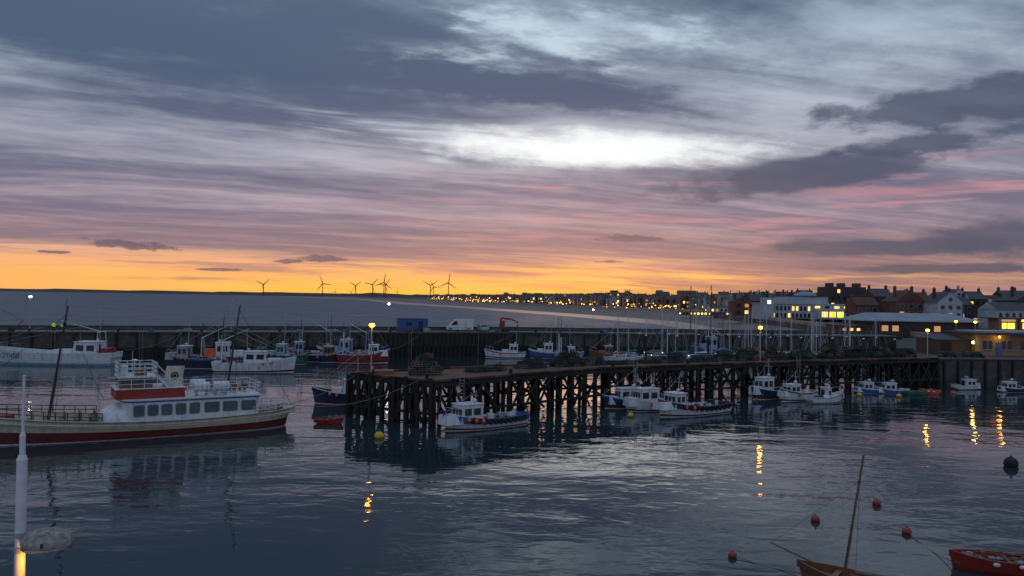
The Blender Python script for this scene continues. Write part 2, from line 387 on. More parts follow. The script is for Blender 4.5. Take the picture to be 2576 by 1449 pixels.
    for p in((12.8,0,2.9),(2.4,0,3.0)): mb.line([(5.3,0,10),p],0.018,dsteel)
    for sg in(1,-1):
        mb.line([(5.3,0,9.5),(6.0,sg*2.4,2.0)],0.018,dsteel); mb.line([(-8.2,0,9.4),(-7.6,sg*2.4,3.2)],0.018,dsteel)
    mb.line([(-8.4,0,10.6),(-13.2,0,1.9)],0.018,dsteel)
    mb.sph((5.35,0,9.3),0.16,black,(1,1,1.4),8,6)
    for x in(11.4,-12.2):
        for sg in(-.5,.5): mb.cyl((x,sg,1.2),(x,sg,1.75 if x<0 else 2.6),0.1,0.1,black,8)
    return mb.build('passenger_boat',(-31.6,67.9,0),math.radians(211.9))
pb=passenger()

# ------------------------------------------------------------------ jetty
def lerp2(a,b,t): return (a[0]+(b[0]-a[0])*t,a[1]+(b[1]-a[1])*t)
F=[(-16,80.7),(-7.1,74.6),(9.6,91.3),(31.4,103.7),(62.6,118)]
Bk=[(-10.5,86.0),(5,97),(28.5,109.5),(60.4,124)]
ZD=4.1
def jetty():
    mb=MB()
    quads=[[F[0],F[1],Bk[0]],[F[1],F[2],Bk[1],Bk[0]],[F[2],F[3],Bk[2],Bk[1]],[F[3],F[4],Bk[3],Bk[2]]]
    for q in quads: mb.poly([Vector(p) for p in q],ZD-0.12,ZD,plank,pile)
    def side(a,b,sp=2.3,br=True):
        L=math.dist(a,b); k=max(1,round(L/sp)); ps=[lerp2(a,b,i/k) for i in range(k+1)]
        for i,p in enumerate(ps):
            mb.cyl((p[0]+U(-.08,.08),p[1]+U(-.08,.08),-1.5),(p[0],p[1],ZD-0.12),U(.22,.28),U(.18,.24),pile,8)
        mb.beam((a[0],a[1],ZD-0.32),(b[0],b[1],ZD-0.32),0.34,0.36,pile)
        for i in range(k):
            p,q=ps[i],ps[i+1]; j=U(-.03,.03)
            mb.beam((p[0],p[1],ZD+0.10+j),(q[0],q[1],ZD+0.10+U(-.03,.03)),0.28,0.2,random.choice([plank,pile]))
        if br:
            n=((b[1]-a[1])/L*0.26,-(b[0]-a[0])/L*0.26)
            mb.beam((a[0]+n[0],a[1]+n[1],1.15),(b[0]+n[0],b[1]+n[1],1.15),0.14,0.26,pile)
            for i in range(k):
                p,q=ps[i],ps[i+1]
                if R()<.62: mb.beam((p[0]+n[0],p[1]+n[1],0.5+U(-.3,.3)),(q[0]+n[0],q[1]+n[1],ZD-0.4),0.12,0.24,pile)
                if R()<.62: mb.beam((p[0]+n[0]*1.5,p[1]+n[1]*1.5,ZD-0.4),(q[0]+n[0]*1.5,q[1]+n[1]*1.5,0.5+U(-.3,.3)),0.12,0.24,pile)
    side(F[0],F[1],1.1)
    for i in range(1,4): side(F[i],F[i+1],2.0)
    side(F[0],Bk[0],2.0)
    for i in range(3): side(Bk[i],Bk[i+1],2.4)
    for i in range(3):
        a,b=F[i+1],F[i+2]; c,d=Bk[i],Bk[i+1]
        k=round(math.dist(a,b)/3.4)
        for j in range(k):
            p=lerp2(a,b,(j+.5)/k); q=lerp2(c,d,(j+.5)/k)
            for f in(.3,.65):
                m_=lerp2(p,q,f); mb.cyl((m_[0],m_[1],-1.5),(m_[0],m_[1],ZD-.12),0.22,0.2,pile,7)
            mb.beam((p[0],p[1],ZD-0.6),(q[0],q[1],ZD-0.6),0.25,0.25,pile)
            if j%2==0: mb.beam((p[0],p[1],0.5),(q[0],q[1],ZD-0.6),0.14,0.2,pile)
            else: mb.beam((p[0],p[1],ZD-0.6),(q[0],q[1],0.5),0.14,0.2,pile)
    for i in range(8):
        p=lerp2(F[0],F[1],i/7); mb.cyl((p[0]-.25,p[1]-.35,-1.5),(p[0]-.25,p[1]-.35,ZD+U(-0.1,.5)),0.2,0.17,pile,8)
    for p in((-13.8,80.4),(-8,77),(0,84),(12,94.5),(22,100)): 
        mb.cyl((p[0],p[1],ZD),(p[0],p[1],ZD+0.55),0.17,0.2,black,8)
    mb.box((-13,81.6,ZD+0.2),(2.2,1.2,0.4),wood,rz=0.3)
    for (x,y) in((-4.6,76.7),(14.5,93.8),(38,106.5)):
        for s_ in(-.2,.2): mb.cyl((x+s_,y-.2,-.5),(x+s_,y-.2,ZD+.8),0.03,0.03,steel,5)
        for k in range(14): mb.cyl((x-.2,y-.2,0.2+k*.3),(x+.2,y-.2,0.2+k*.3),0.02,0.02,steel,4)
    return mb.build('timber_jetty')
jetty()

def potstack(cx,cy,z,wx,wy,levels,ang,name='lobster_pot_stack',pal=(net,net,netg,rope)):
    mb=MB()
    def pot(x,y,zz,rz,tilt=0):
        c,s_=math.cos(rz),math.sin(rz)
        def tr(a,b,h): return (x+a*c-b*s_,y+a*s_+b*c,zz+h+a*tilt)
        L,W,H=0.75,0.5,0.42
        mt=random.choice(pal)
        for a in(-L/2,0,L/2):
            pts=[tr(a,-W/2,0),tr(a,-W/2,H*.5),tr(a,-W*.3,H*.9),tr(a,0,H),tr(a,W*.3,H*.9),tr(a,W/2,H*.5),tr(a,W/2,0),tr(a,-W/2,0)]
            mb.line(pts,0.03,mt,4)
        for b,h in((-W/2,0),(W/2,0),(0,H),(-W/2,H*.5),(W/2,H*.5)): mb.line([tr(-L/2,b,h),tr(L/2,b,h)],0.026,mt,4)
        q=[tr(-L/2,-W*.42,.02),tr(L/2,-W*.42,.02),tr(L/2,W*.42,.02),tr(-L/2,W*.42,.02),tr(-L/2,0,H*.85),tr(L/2,0,H*.85)]
        mb.add(q,[(0,1,5,4),(2,3,4,5),(0,4,3),(1,2,5)],net)
    for k in range(levels):
        nx=max(1,int((wx-k*0.5)/0.8)); ny=max(1,int((wy-k*0.3)/0.56))
        for i in range(nx):
            for j in range(ny):
                if R()<0.09*k: continue
                a=(i-(nx-1)/2)*0.8+U(-.12,.12); b=(j-(ny-1)/2)*0.56+U(-.08,.08)
                pot(a*math.cos(ang)-b*math.sin(ang),a*math.sin(ang)+b*math.cos(ang),k*0.43+U(0,.05),ang+U(-.35,.35),U(-.12,.12))
    return mb.build(name,(cx,cy,z))
potstack(-8.6,81.4,ZD,3.9,2.4,5,0.2,pal=(rope,rope,wood,net,netg))
potstack(-2.6,86.3,ZD,5.5,1.7,1,0.75)
potstack(2.2,91.0,ZD,4.2,1.7,3,0.75)
potstack(6.6,94.4,ZD,4.8,2.2,5,0.6)
potstack(9.6,97.4,ZD,2.8,1.8,2,0.6)
for (t,l) in((0.12,2),(0.3,1),(0.5,2),(0.64,4),(0.8,2),(0.95,3)):
    p=lerp2(lerp2(F[2],Bk[1],.65),lerp2(F[3],Bk[2],.65),t); potstack(p[0],p[1],ZD,4,1.8,l,0.52)
for (t,l) in((0.07,4),(0.2,5),(0.34,3),(0.5,5),(0.63,4),(0.78,5),(0.92,3)):
    p=lerp2(lerp2(F[3],Bk[2],.6),lerp2(F[4],Bk[3],.6),t); potstack(p[0],p[1],ZD,4.8,2.2,l,0.43)

# ------------------------------------------------------------------ lamps
def street_lamp(x,y,z0,z1,m=sodium,col=(1.0,0.42,0.06),w=90,arm=0.0,r=0.23,pm=steel,name='street_lamp'):
    mb=MB(); mb.cyl((0,0,z0),(0,0,z0+0.8),0.09,0.08,pm,8); mb.cyl((0,0,z0+0.8),(0,0,z1+0.05),0.07,0.05,pm,8)
    if arm: mb.cyl((0,0,z1),(arm,0,z1+0.15),0.035,0.03,pm,6)
    mb.box((arm,0,z1+0.23),(0.5,0.3,0.12),grey,tx=.7,ty=.7)
    mb.sph((arm,0,z1),r,m,(1.25,1,0.8),12,8)
    o=mb.build(name,(x,y,0))
    if w: light('lamp_light',(arm,0,z1-0.35),col,w,0.15,o)
    return o
street_lamp(-13.8,79.6,ZD,9.1)
street_lamp(33.2,107.2,ZD,8.6)
street_lamp(63.4,122.5,ZD,8.1,w=110)
street_lamp(105,190,4.1,8.2,w=120,r=.28); street_lamp(109.6,190,4.1,8.1,w=0,r=.28)
street_lamp(-85,142,4.8,10.9,whl,(1,.95,.85),0,arm=0.0,r=0.2)
street_lamp(-25.4,166.5,4.8,10.4,whl,(1,.95,.85),0,arm=0.0,r=0.2)
street_lamp(-53.2,153,4.8,11.0,grey,w=0,arm=0.8,r=.12)
street_lamp(-37,160.5,4.8,9.0,grey,w=0,r=.12)
street_lamp(30.5,300,1.5,8.2,whl,w=0,r=0.22)

def fg_lamp():
    mb=MB()
    mb.cyl((0,0,4.5),(0,0,5.7),0.085,0.08,polew,20); mb.cyl((0,0,5.7),(0,0,10.0),0.062,0.057,polew,20)
    mb.cyl((0,0,10.0),(0,0,10.06),0.062,0.04,polew,20); mb.cyl((0,0,10.0),(0,0,10.28),0.034,0.032,polew,16); mb.cyl((0,0,10.28),(0,0,10.33),0.036,0.018,polew,16)
    mb.cyl((0,0,10.3),(0,0,11.0),0.017,0.014,polew,12)
    for z in(9.12,8.95): mb.cyl((0,0,z-.03),(0,0,z+.03),0.068,0.068,grey,20)
    mb.cyl((0.03,0,9.1),(0.16,-0.02,9.1),0.03,0.035,grey,12)
    mb.cyl((0.03,0.0,9.0),(0.2,-0.02,9.06),0.014,0.014,grey,8)
    mb.sph((0.34,-0.03,9.05),0.28,dirtyw,(1.05,0.85,0.58),32,12,z0=-0.25)
    mb.torus((0.34,-0.03,9.01),0.265,.014,dirtyw,'z',32,6)
    mb.sph((0.34,-0.03,9.0),0.17,fgl,(1.05,0.78,0.2),20,8)
    mb.box((0.12,-0.02,9.06),(0.12,0.1,0.12),dirtyw,tx=.8,ty=.8)
    mb.box((0.40,-0.255,9.07),(0.025,0.02,0.05),black)
    o=mb.build('street_lamp',(-5.74,9.5,0))
    light('lamp_light',(0.24,-0.14,8.80),(1.0,0.48,0.035),6.0,0.05,o)
fg_lamp()

# ------------------------------------------------------------------ pier / quays
NE=[(-150,118),(-87.9,138),(-28.2,159),(1,169),(52.7,174),(88,181)]
def pier():
    mb=MB(); W=9.0
    FE=[(x-1.5,y+W) for x,y in NE]
    for i in range(len(NE)-1):
        a,b,c,d=NE[i],NE[i+1],FE[i+1],FE[i]
        mb.add([(a[0],a[1],4.8),(b[0],b[1],4.8),(c[0],c[1],4.8),(d[0],d[1],4.8)],[(0,1,2,3)],conc)
        L=math.dist(a,b)
        mb.add([(a[0],a[1],-2),(b[0],b[1],-2),(b[0],b[1],2.0),(a[0],a[1],2.0)],[(0,1,2,3)],weed)
        mb.add([(a[0],a[1],2.0),(b[0],b[1],2.0),(b[0],b[1],4.8),(a[0],a[1],4.8)],[(0,1,2,3)],stone)
        mb.beam((a[0],a[1]-.05,4.72),(b[0],b[1]-.05,4.72),0.5,0.3,stone)
        mb.add([(d[0],d[1],-2),(c[0],c[1],-2),(c[0],c[1],4.8),(d[0],d[1],4.8)],[(3,2,1,0)],stone)
        mb.beam((d[0],d[1]-.4,5.15),(c[0],c[1]-.4,5.15),0.7,0.75,stone); mb.beam((d[0],d[1]-.4,5.57),(c[0],c[1]-.4,5.57),0.85,0.12,stone)
        sheet=(i==2)
        n=int(L/(0.9 if sheet else 3.2))
        for j in range(n):
            p=lerp2(a,b,(j+.5)/n)
            mb.box((p[0],p[1]-.16,1.9),(0.45 if sheet else .3,0.3,5.5),pile,rz=math.atan2(b[1]-a[1],b[0]-a[0]))
        for j in range(int(L/14)):
            p=lerp2(a,b,(j+.3)/(L/14)); mb.cyl((p[0],p[1]+.7,4.8),(p[0],p[1]+.7,5.3),.2,.25,black,8)
            q=lerp2(a,b,(j+.6)/(L/14))
            for s_ in(-.25,.25): mb.cyl((q[0]+s_,q[1]-.25,0),(q[0]+s_,q[1]-.25,4.9),.04,.04,steel,4)
    for i in range(26):
        t=R(); k=random.choice([0,1,1,2,2,3]); p=lerp2(NE[k],NE[k+1],t); zz=U(.3,.8)
        mb.box((p[0],p[1]+U(1,2),4.8+zz/2),(U(.6,2),U(.6,1.2),zz),random.choice([net,bluep,grey,netg,wood]),rz=U(0,3))
    return mb.build('harbour_pier')
pier()
def land():
    mb=MB()
    q=[(62.6,117.9),(78,119),(240,140),(400,190),(420,520),(130,520),(112,345),(97,190),(90,189),(86,180),(72,150),(60.2,124.2)]
    mb.poly(q,-2,ZD-0.01,asph,stone)
    mb.beam((62.6,117.9,ZD+.08),(78,119,ZD+.08),0.5,0.2,conc); mb.beam((78,119,ZD+.08),(240,140,ZD+.08),0.5,0.2,conc)
    for i in range(8):
        x=63.5+i*2.1; mb.box((x,117.75+(x-62.6)*.071,1.3),(0.3,0.3,5.2),pile)
    mb.build('harbour_quay')
    mb=MB(); mb.poly([(-60,-30),(60,-30),(60,14),(-60,14)],-2,4.5,conc,stone); mb.build('near_quay')
land()

def beach():
    mb=MB()
    lo=[(84,183),(78,260),(72,404),(49,516),(-64,933),(-182,1277),(-480,2500),(-1500,5200)]
    up=[(98,183),(113,340),(160,578),(118,760),(53,963),(-115,1685),(-330,2700),(-1300,5600)]
    for i in range(len(lo)-1):
        for j in range(3):
            def P(k,s_): 
                a,b=lo[k],up[k]; x,y=lerp2(a,b,s_); return (x,y,0.03+2.2*s_**1.3)
            m=mat('wet_sand',(0.10,0.09,0.09),0.30,scale=0.02,var=0.4) if j==0 else mat('beach_sand',(0.19,0.15,0.125),0.8,scale=0.03,var=0.35)
            s0,s1=(0,.25,.6,1)[j],(0,.25,.6,1)[j+1]
            mb.add([P(i,s0),P(i,s1),P(i+1,s1),P(i+1,s0)],[(3,2,1,0)],m)
    mb.build('beach')
    mb=MB()
    for a,b in zip(up[:-1],up[1:]):
        mb.beam((a[0],a[1],3.6),(b[0],b[1],3.6),1.0,3.4,tbuff)
    town=[(113,340),(160,578),(118,760),(53,963),(-115,1685),(-330,2700),(-1300,5600),(-1000,7500),(3000,7500),(3000,300),(420,300)]
    n=len(town)
    mb.add([(x,y,5.2) for x,y in town],[tuple(range(n))],mat('town_ground',(0.06,0.06,0.05),0.9,scale=0.01))
    mb.build('promenade')
beach()
def hills():
    mb=MB(); 
    pts=[(-9000,10500),(-7200,9800),(-5200,9000),(-4200,8600),(-3200,8200),(-2400,7600),(-1800,7000),(-1200,6400),(-700,6000),(-250,5600),(300,5400),(900,5400),(2500,5200),(5000,5200)]
    N=160; top=[];bot=[];bk=[]
    for i in range(N+1):
        u=i/N*(len(pts)-1); k=min(int(u),len(pts)-2); x,y=lerp2(pts[k],pts[k+1],u-k)
        h=28+16*mnoise.noise(Vector((i*0.13,0,0)))+8*mnoise.noise(Vector((i*0.7,3,0)))+3*mnoise.noise(Vector((i*1.9,3,0)))
        bot.append((x,y-300,0)); top.append((x,y,h)); bk.append((x,y+1500,h*0.9))
    vs=bot+top+bk
    mb.add(vs,[(i,i+1,N+1+i+1,N+1+i) for i in range(N)]+[(N+1+i,N+2+i,2*N+3+i,2*N+2+i) for i in range(N)],ldark,True)
    mb.build('hills')
hills()
# ------------------------------------------------------------------ wind turbines
def turbine(x,y,hub,Rr,ang,yaw):
    mb=MB(); mb.cyl((0,0,0),(0,0,hub),Rr*0.05,Rr*0.03,turb,10)
    mb.box((0,Rr*0.02,hub),(Rr*.07,Rr*.16,Rr*.075),turb); mb.sph((0,-Rr*.08,hub),Rr*.05,turb,(1,1.3,1),10,8)
    for k in range(3):
        a=ang+k*2*math.pi/3; d=Vector((math.sin(a),0,math.cos(a))); pz=Vector((math.cos(a),0,-math.sin(a)))
        c=Vector((0,-Rr*.09,hub)); vs=[]
        for s_,wd in((0.02,.034),(.12,.065),(.3,.055),(.7,.036),(1,.012)):
            for e in(-.35,.65):
                for q in(-.008,.008): vs.append(c+d*Rr*s_+pz*Rr*wd*e*1.5+Vector((0,Rr*q,0)))
        fs=[]
        for i in range(4):
            b=i*4; fs+=[(b,b+2,b+6,b+4),(b+1,b+5,b+7,b+3),(b,b+4,b+5,b+1),(b+2,b+3,b+7,b+6)]
        mb.add(vs,fs,turb)
    mb.build('wind_turbine',(x,y,0),yaw)
for px,hy_,D,Rr,an in((663,24,5400,64,0.95),(812,29,5000,58,-0.4),(895,25,4700,50,1.0),(937,28,4600,54,0.75),(966,34,4300,56,0.15),(970,27,4500,48,0.65),(1083,29,4300,50,1.0),(1091,25,4500,44,-0.5),(1128,36,4100,52,0.1),(843,9,8500,44,.3),(884,9,8200,46,.8),(1000,11,7800,44,.5)):
    turbine((px-1288)/2022*D,D,12+hy_*D/2022,Rr,an,U(-.4,.4))

# ------------------------------------------------------------------ buildings
def wins(mb,x0,x1,yf,z0,z1,nx,nz,p,wr=0.45,hr=0.5,frame=None,lm=(lit,litd)):
    for i in range(nx):
        for k in range(nz):
            cx=x0+(x1-x0)*(i+.5)/nx; cz=z0+(z1-z0)*(k+.5)/nz
            m=random.choice(lm) if R()<p else glass
            ww=(x1-x0)/nx*wr; hh=(z1-z0)/nz*hr
            if frame: mb.box((cx,yf-.02,cz),(ww*1.2,.06,hh*1.15),frame)
            mb.box((cx,yf-.06,cz),(ww,.06,hh),m)
def house(mb,x,y,w,d,z0,h,rh,ridge,mw,mr,p=0.3,nx=3,nz=3,chim=True,frame=None,lm=(lit,litd)):
    mb.box((x,y,z0+h/2),(w,d,h),mw)
    e=.3
    if ridge=='x':
        vs=[(x-w/2,y-d/2-e,z0+h-.1),(x+w/2,y-d/2-e,z0+h-.1),(x+w/2,y+d/2+e,z0+h-.1),(x-w/2,y+d/2+e,z0+h-.1),(x-w/2,y,z0+h+rh),(x+w/2,y,z0+h+rh)]
        mb.add(vs,[(0,1,5,4),(2,3,4,5)],mr); mb.add(vs,[(3,0,4),(1,2,5)],mw)
    else:
        vs=[(x-w/2-e,y-d/2-.1,z0+h-.1),(x-w/2-e,y+d/2,z0+h-.1),(x+w/2+e,y+d/2,z0+h-.1),(x+w/2+e,y-d/2-.1,z0+h-.1),(x,y-d/2-.1,z0+h+rh),(x,y+d/2,z0+h+rh)]
        mb.add(vs,[(0,4,5,1),(3,2,5,4)],mr); mb.add([(v[0],v[1]+(.12 if k in(0,3,4) else -.02),v[2]) for k,v in enumerate(vs)],[(0,3,4),(1,5,2)],mw)
        mb.box((x,y-d/2-.03,z0+h+rh*.3),(w*.14,.06,rh*.35),glass)
    if w>7 and h>7.5:   # bay window and string course break up the flat front
        mb.box((x-w*.22,y-d/2-.5,z0+1.7),(w*.3,1.0,3.2),mw); mb.box((x-w*.22,y-d/2-1.02,z0+2.0),(w*.24,.06,1.5),random.choice([glass,glass,litd,lit]))
        mb.box((x,y-d/2-.05,z0+h*.36),(w*.98,.12,.14),slate)
        mb.cyl((x+w*.47,y-d/2-.1,z0),(x+w*.47,y-d/2-.1,z0+h),.07,.07,black,5)
    wins(mb,x-w/2+.3,x+w/2-.3,y-d/2,z0+.4,z0+h-.3,nx,nz,p,frame=frame,lm=lm)
    if chim:
        for sx in(-1,1):
            cx=x+sx*w*.42 if ridge=='x' else x+sx*w*.3
            mb.box((cx,y,z0+h+rh*.75),(.9,.7,rh*.9+1.0),mw if R()<.5 else dbrick)
            for q in(-.25,.05,.3): mb.cyl((cx+q,y,z0+h+rh*1.2+.5),(cx+q,y,z0+h+rh*1.2+.95),.1,.08,tile,5)
front=[(170,560),(122,760),(60,980),(-90,1600),(-260,2500)]
mb=MB()
litf=mat('lit_window_far',(0.5,0.35,0.1),0.5,emit=(1.0,0.55,0.15),es=3.2)
for row in range(4):
    for a,b in zip(front[:-1],front[1:]):
        L=math.dist(a,b); n=int(L/(10+row*1.5))
        for i in range(n):
            x,y=lerp2(a,b,(i+R()*.3)/n); x+=12+row*24+U(-2,2); y+=14+row*20
            if y>1500 and R()<.45: continue
            h=U(6.5,9.5)
            if R()<.08: h+=3.5
            if row==3: h+=1.2
            house(mb,x,y,U(8,13),9,5.2+row*.8,h,U(2,3.6),random.choice('xxy'),random.choice([tbrick,tbrick,tbuff,render_,tbuff,brick]),random.choice([slate,slate,tile]),.25 if row<3 else .1,3,2,R()<.8,lm=(litf,litd))
mb.build('distant_seafront_terraces')
mb=MB()
for i in range(120):
    k=random.choice([0,1,1,2,2,3]); x,y=lerp2(front[k],front[k+1],R())
    zz=U(4.5,9.5)
    mb.cyl((x-6,y-6,3),(x-6,y-6,zz),.08,.08,dsteel,4); mb.sph((x-6,y-6,zz),min(.00075*y*U(.4,1),.7),random.choice([sodfar,sodfar,sodfar,lit,litw]),n=6,k=4)
mb.build('promenade_lights')
mb=MB(); mb.box((118,880,12.5),(26,14,15),sandst); wins(mb,106,130,873,6,19,9,4,.3); mb.box((112,880,21),(8,8,2.5),dbrick); mb.build('seafront_apartments')
mb=MB(); mb.box((60,1080,12),(34,14,14),tbuff); wins(mb,44,76,1073,6,18,9,4,.3,lm=(litf,litd)); mb.build('seafront_apartments')
mb=MB(); mb.box((152,700,13),(14,14,16),tbrick); wins(mb,146,158,693,6,20,4,5,.2); mb.build('seafront_apartments')
mb=MB()
house(mb,150,520,46,10,4.5,3.6,1.2,'x',render_,slate,.8,16,1,False)
mb.box((120,505,4.2),(34,6,2.4),conc); wins(mb,104,136,501.9,3.2,5.2,14,1,.7,lm=(lit,sodfar))
mb.build('promenade_arcade')

def spa():
    mb=MB(); Y=368; X0=116; X1=160; z=4.1
    mb.box(((X0+X1)/2,Y+10,z+3.6),(X1-X0,20,7.2),render_)
    mb.box(((X0+X1)/2,Y+10,z+7.4),(X1-X0+.8,20.8,.4),render_)
    mb.box((136,Y+11,z+9),(20,16,3.6),render_); mb.box((136,Y+11,z+11),(21,17,.3),slate)
    mb.sph((137,Y+8,z+10.6),5,lroof,(1.1,1.1,.5),20,8,z0=0.0); mb.cyl((137,Y+8,z+12.8),(137,Y+8,z+14.2),.6,.1,lroof,8)
    wins(mb,X0+1,137,Y,z+3.8,z+6.6,11,1,.2,.5,.7); wins(mb,X0+1,137,Y,z+.4,z+3.4,11,1,.35,.55,.7)
    mb.box((148,Y-3,z+2.4),(19,6,4.8),render_)
    for i in range(5): mb.box((141+i*3.5,Y-6.06,z+2.8),(2.6,.1,2.4),lity if i in(1,2,3) else lit)
    for i in range(5):
        for q in(-.65,.65): mb.box((141+i*3.5+q,Y-6.14,z+2.8),(.12,.08,2.4),dbrick)
    for i in range(4): mb.box((140+i*4.4,Y-.06,z+6),(2.2,.1,1.0),lit if R()<.5 else glass)
    for x in(X0+1.5,X1-2): mb.box((x,Y+2,z+5),(4.5,6,10),render_); mb.box((x,Y-1.05,z+8),(1.6,.1,1.6),litw)
    mb.build('seaside_theatre')
spa()
mb=MB(); mb.box((172,420,12),(19,16,17),dbrick); wins(mb,163,181,412,6,20,6,4,.12)
for x in(165,171,179): mb.box((x,418,21.2),(2.6,5,2.6),dbrick)
mb.build('seafront_hotel')
mb=MB()
for i in range(9): house(mb,143+i*8.6-8,440+i*2,8,11,5,U(8,10),3,random.choice('xy'),random.choice([brick,dbrick,render_]),slate,.25,3,3)
mb.build('terraced_houses')
mb=MB()
for i in range(5): house(mb,112+i*9,395+i*3,8.6,10,5,U(6.5,8),3,random.choice('xy'),random.choice([brick,dbrick]),slate,.3,2,2)
mb.build('terraced_houses')
def single(name,*a,**k):
    mb=MB(); house(mb,*a,**k); mb.build(name)
gw=grey
single('brick_house',146,300,10.5,12,4.1,9,4.2,'y',brick,tile,.2,3,3,frame=gw)
single('brick_house',135,310,9,10,4.1,7.5,3,'x',brick,tile,.3,3,2,frame=gw)
single('white_gabled_house',155,290,9,12,4.1,8.7,3.9,'y',render_,slate,.12,3,3)
single('slate_roofed_house',163.5,297,8,11,4.1,8.2,3,'x',dbrick,slate,.3,3,3,frame=gw)
single('white_pub',171.5,280,12,11,4.1,6.6,2.6,'x',render_,slate,.3,5,2)
single('tall_brick_house',185,292,11,13,4.1,10,3.6,'y',dbrick,slate,.25,3,3,frame=gw)
single('brick_house',199,290,12,13,4.1,9.5,4,'x',brick,slate,.3,3,3,frame=gw)
single('brick_house',213,292,12,13,4.1,10,4,'y',brick,slate,.3,3,3,frame=gw)
single('brick_house',228,292,14,13,4.1,9,4,'x',dbrick,slate,.3,3,3,frame=gw)
mb=MB()
for i in range(8): house(mb,150+i*8.5,330+i*1.5,8.2,11,4.1,U(8.5,11.5),3.2,random.choice('xyx'),random.choice([brick,dbrick,dbrick,render_]),random.choice([slate,slate,tile]),.25,3,3)
mb.build('terraced_houses')
mb=MB()
for i,(x,w_) in enumerate(((160,5),(167,6),(174,5),(181,6),(188,5),(196,6))):
    mb.box((x,262,6.0),(w_+1,6,3.8),brick if i%2 else sandst)
    mb.box((x,258.9,5.6),(w_*.8,.1,1.8),lit if i%3 else lity); mb.box((x,258.9,7.3),(w_*.9,.12,.7),lity if i>0 else litd)
    mb.box((x-w_*.1,258.8,5.6),(.3,.1,1.8),dbrick)
mb.box((178,263,8.05),(46,7,.3),slate)
o=mb.build('seafront_shops')
light('shop_light',(176,254,7.0),(1,.6,.15),700,1.0,o)

def harbour_building():
    mb=MB(); x0,x1=88,116; Y=200
    mb.box(((x0+x1)/2,Y+7,5.9),(x1-x0,14,3.8),dbrick)
    vs=[(x0-1,Y-1.2,7.9),(x1+1,Y-1.2,7.9),(x1+1,Y+15,7.9),(x0-1,Y+15,7.9),(x0+3,Y+7,9.8),(x1-3,Y+7,9.8)]
    mb.add(vs,[(0,1,5,4),(1,2,5),(2,3,4,5),(3,0,4)],lroof); mb.box(((x0+x1)/2,Y+7,7.8),(x1-x0+2,16.2,.2),grey)
    wins(mb,x0+1,x1-1,Y,4.6,7.4,10,1,.3,.6,.5)
    mb.box((x0-3,Y+3,5.2),(8,8,2.6),brick); mb.box((x0-3,Y+3,6.6),(9,9,.2),slate); wins(mb,x0-6.5,x0+.5,Y-1,4.4,6.4,4,1,.5)
    mb.build('harbour_office_building')
harbour_building()
def kiosk():
    mb=MB(); z=ZD
    mb.box((83.5,131,z+1.7),(20,8,3.4),sandst); mb.box((83.3,130.6,z+3.5),(21,9.4,.3),slate); mb.box((83.3,130.6,z+3.75),(18,7,.25),grey)
    for i in range(6):
        x=75.2+i*3
        mb.box((x,126.96,z+1.7),(1.5,.08,1.3),glass); mb.box((x,126.93,z+.95),(1.7,.14,.1),grey)
        mb.box((x,126.90,z+1.7),(.08,.06,1.3),grey)
    mb.box((77,126.94,z+1.05),(.9,.08,2.1),bluep)
    mb.box((70.5,131.5,z+1.2),(5.6,6,2.4),dbrick); mb.add([(67.5,128.2,z+2.4),(73.3,128.2,z+2.4),(73.3,134.8,z+3.1),(67.5,134.8,z+3.1)],[(0,1,2,3)],slate)
    mb.box((69.5,128.46,z+1.1),(1.6,.08,2.0),black)
    mb.cyl((72.6,126.9,z+2.15),(72.6,126.5,z+2.2),.05,.05,grey,6); mb.sph((72.6,126.4,z+2.1),.2,yell,n=10,k=6)
    mb.sph((76.8,126.5,z+3.0),.15,sodium,n=10,k=6); mb.box((76.8,126.6,z+3.22),(.35,.5,.1),grey)
    o=mb.build('quayside_store')
    light('wall_light',(72.6,126.0,z+2.1),(1,.72,.25),30,.15,o); light('wall_light',(76.8,126.0,z+2.9),(1,.5,.08),35,.15,o)
kiosk()
for p in((66,121),(70,122),(84,122.5)): potstack(p[0],p[1],ZD,3.2,1.6,2,0)

# ------------------------------------------------------------------ vehicles on the pier
def wheel(mb,x,y,z,r,wd=.22):
    mb.cyl((x,y-wd/2,z),(x,y+wd/2,z),r,r,black,14); mb.cyl((x,y-wd/2-.01,z),(x,y+wd/2+.01,z),r*.55,r*.55,steel,10)
def prism(mb,prof,w,m,y=0,ty=None):
    n=len(prof); vs=[(a,y-w/2,b) for a,b in prof]+[(a,y+w/2,b) for a,b in prof]
    mb.add(vs,[tuple(range(n)),tuple(range(2*n-1,n-1,-1))]+[(i,n+i,n+(i+1)%n,(i+1)%n) for i in range(n)],m)
def van():
    mb=MB()
    prism(mb,[(-2.9,.35),(2.75,.35),(2.85,.6),(2.8,1.0),(2.0,1.28),(1.25,2.25),(1.0,2.5),(.6,2.58),(-2.8,2.55),(-2.9,2.4)],2.0,white)
    prism(mb,[(1.98,1.33),(1.3,2.2),(1.25,2.2),(1.85,1.33)],1.85,glass)
    for sg in(-1,1):
        mb.add([(1.75,sg*1.01,1.35),(1.2,sg*1.01,2.1),(.5,sg*1.01,2.1),(.5,sg*1.01,1.35)],[(0,1,2,3)],glass)
        mb.box((-.6,sg*1.005,1.45),(.03,.02,1.9),grey); mb.box((.4,sg*1.005,1.45),(.03,.02,1.9),grey); mb.box((-.1,sg*1.01,.75),(5,.03,.12),grey)
        for x in(1.9,-1.9): wheel(mb,x,sg*.9,.35,.36)
        mb.box((1.6,sg*1.15,1.45),(.15,.2,.3),black); mb.box((2.75,sg*.75,.95),(.15,.35,.2),steel)
    mb.box((2.82,0,.55),(.15,1.9,.3),black); mb.box((2.84,0,.85),(.06,1.0,.2),black)
    mb.build('van',(-11.0,170.5,4.81),math.radians(187))
van()
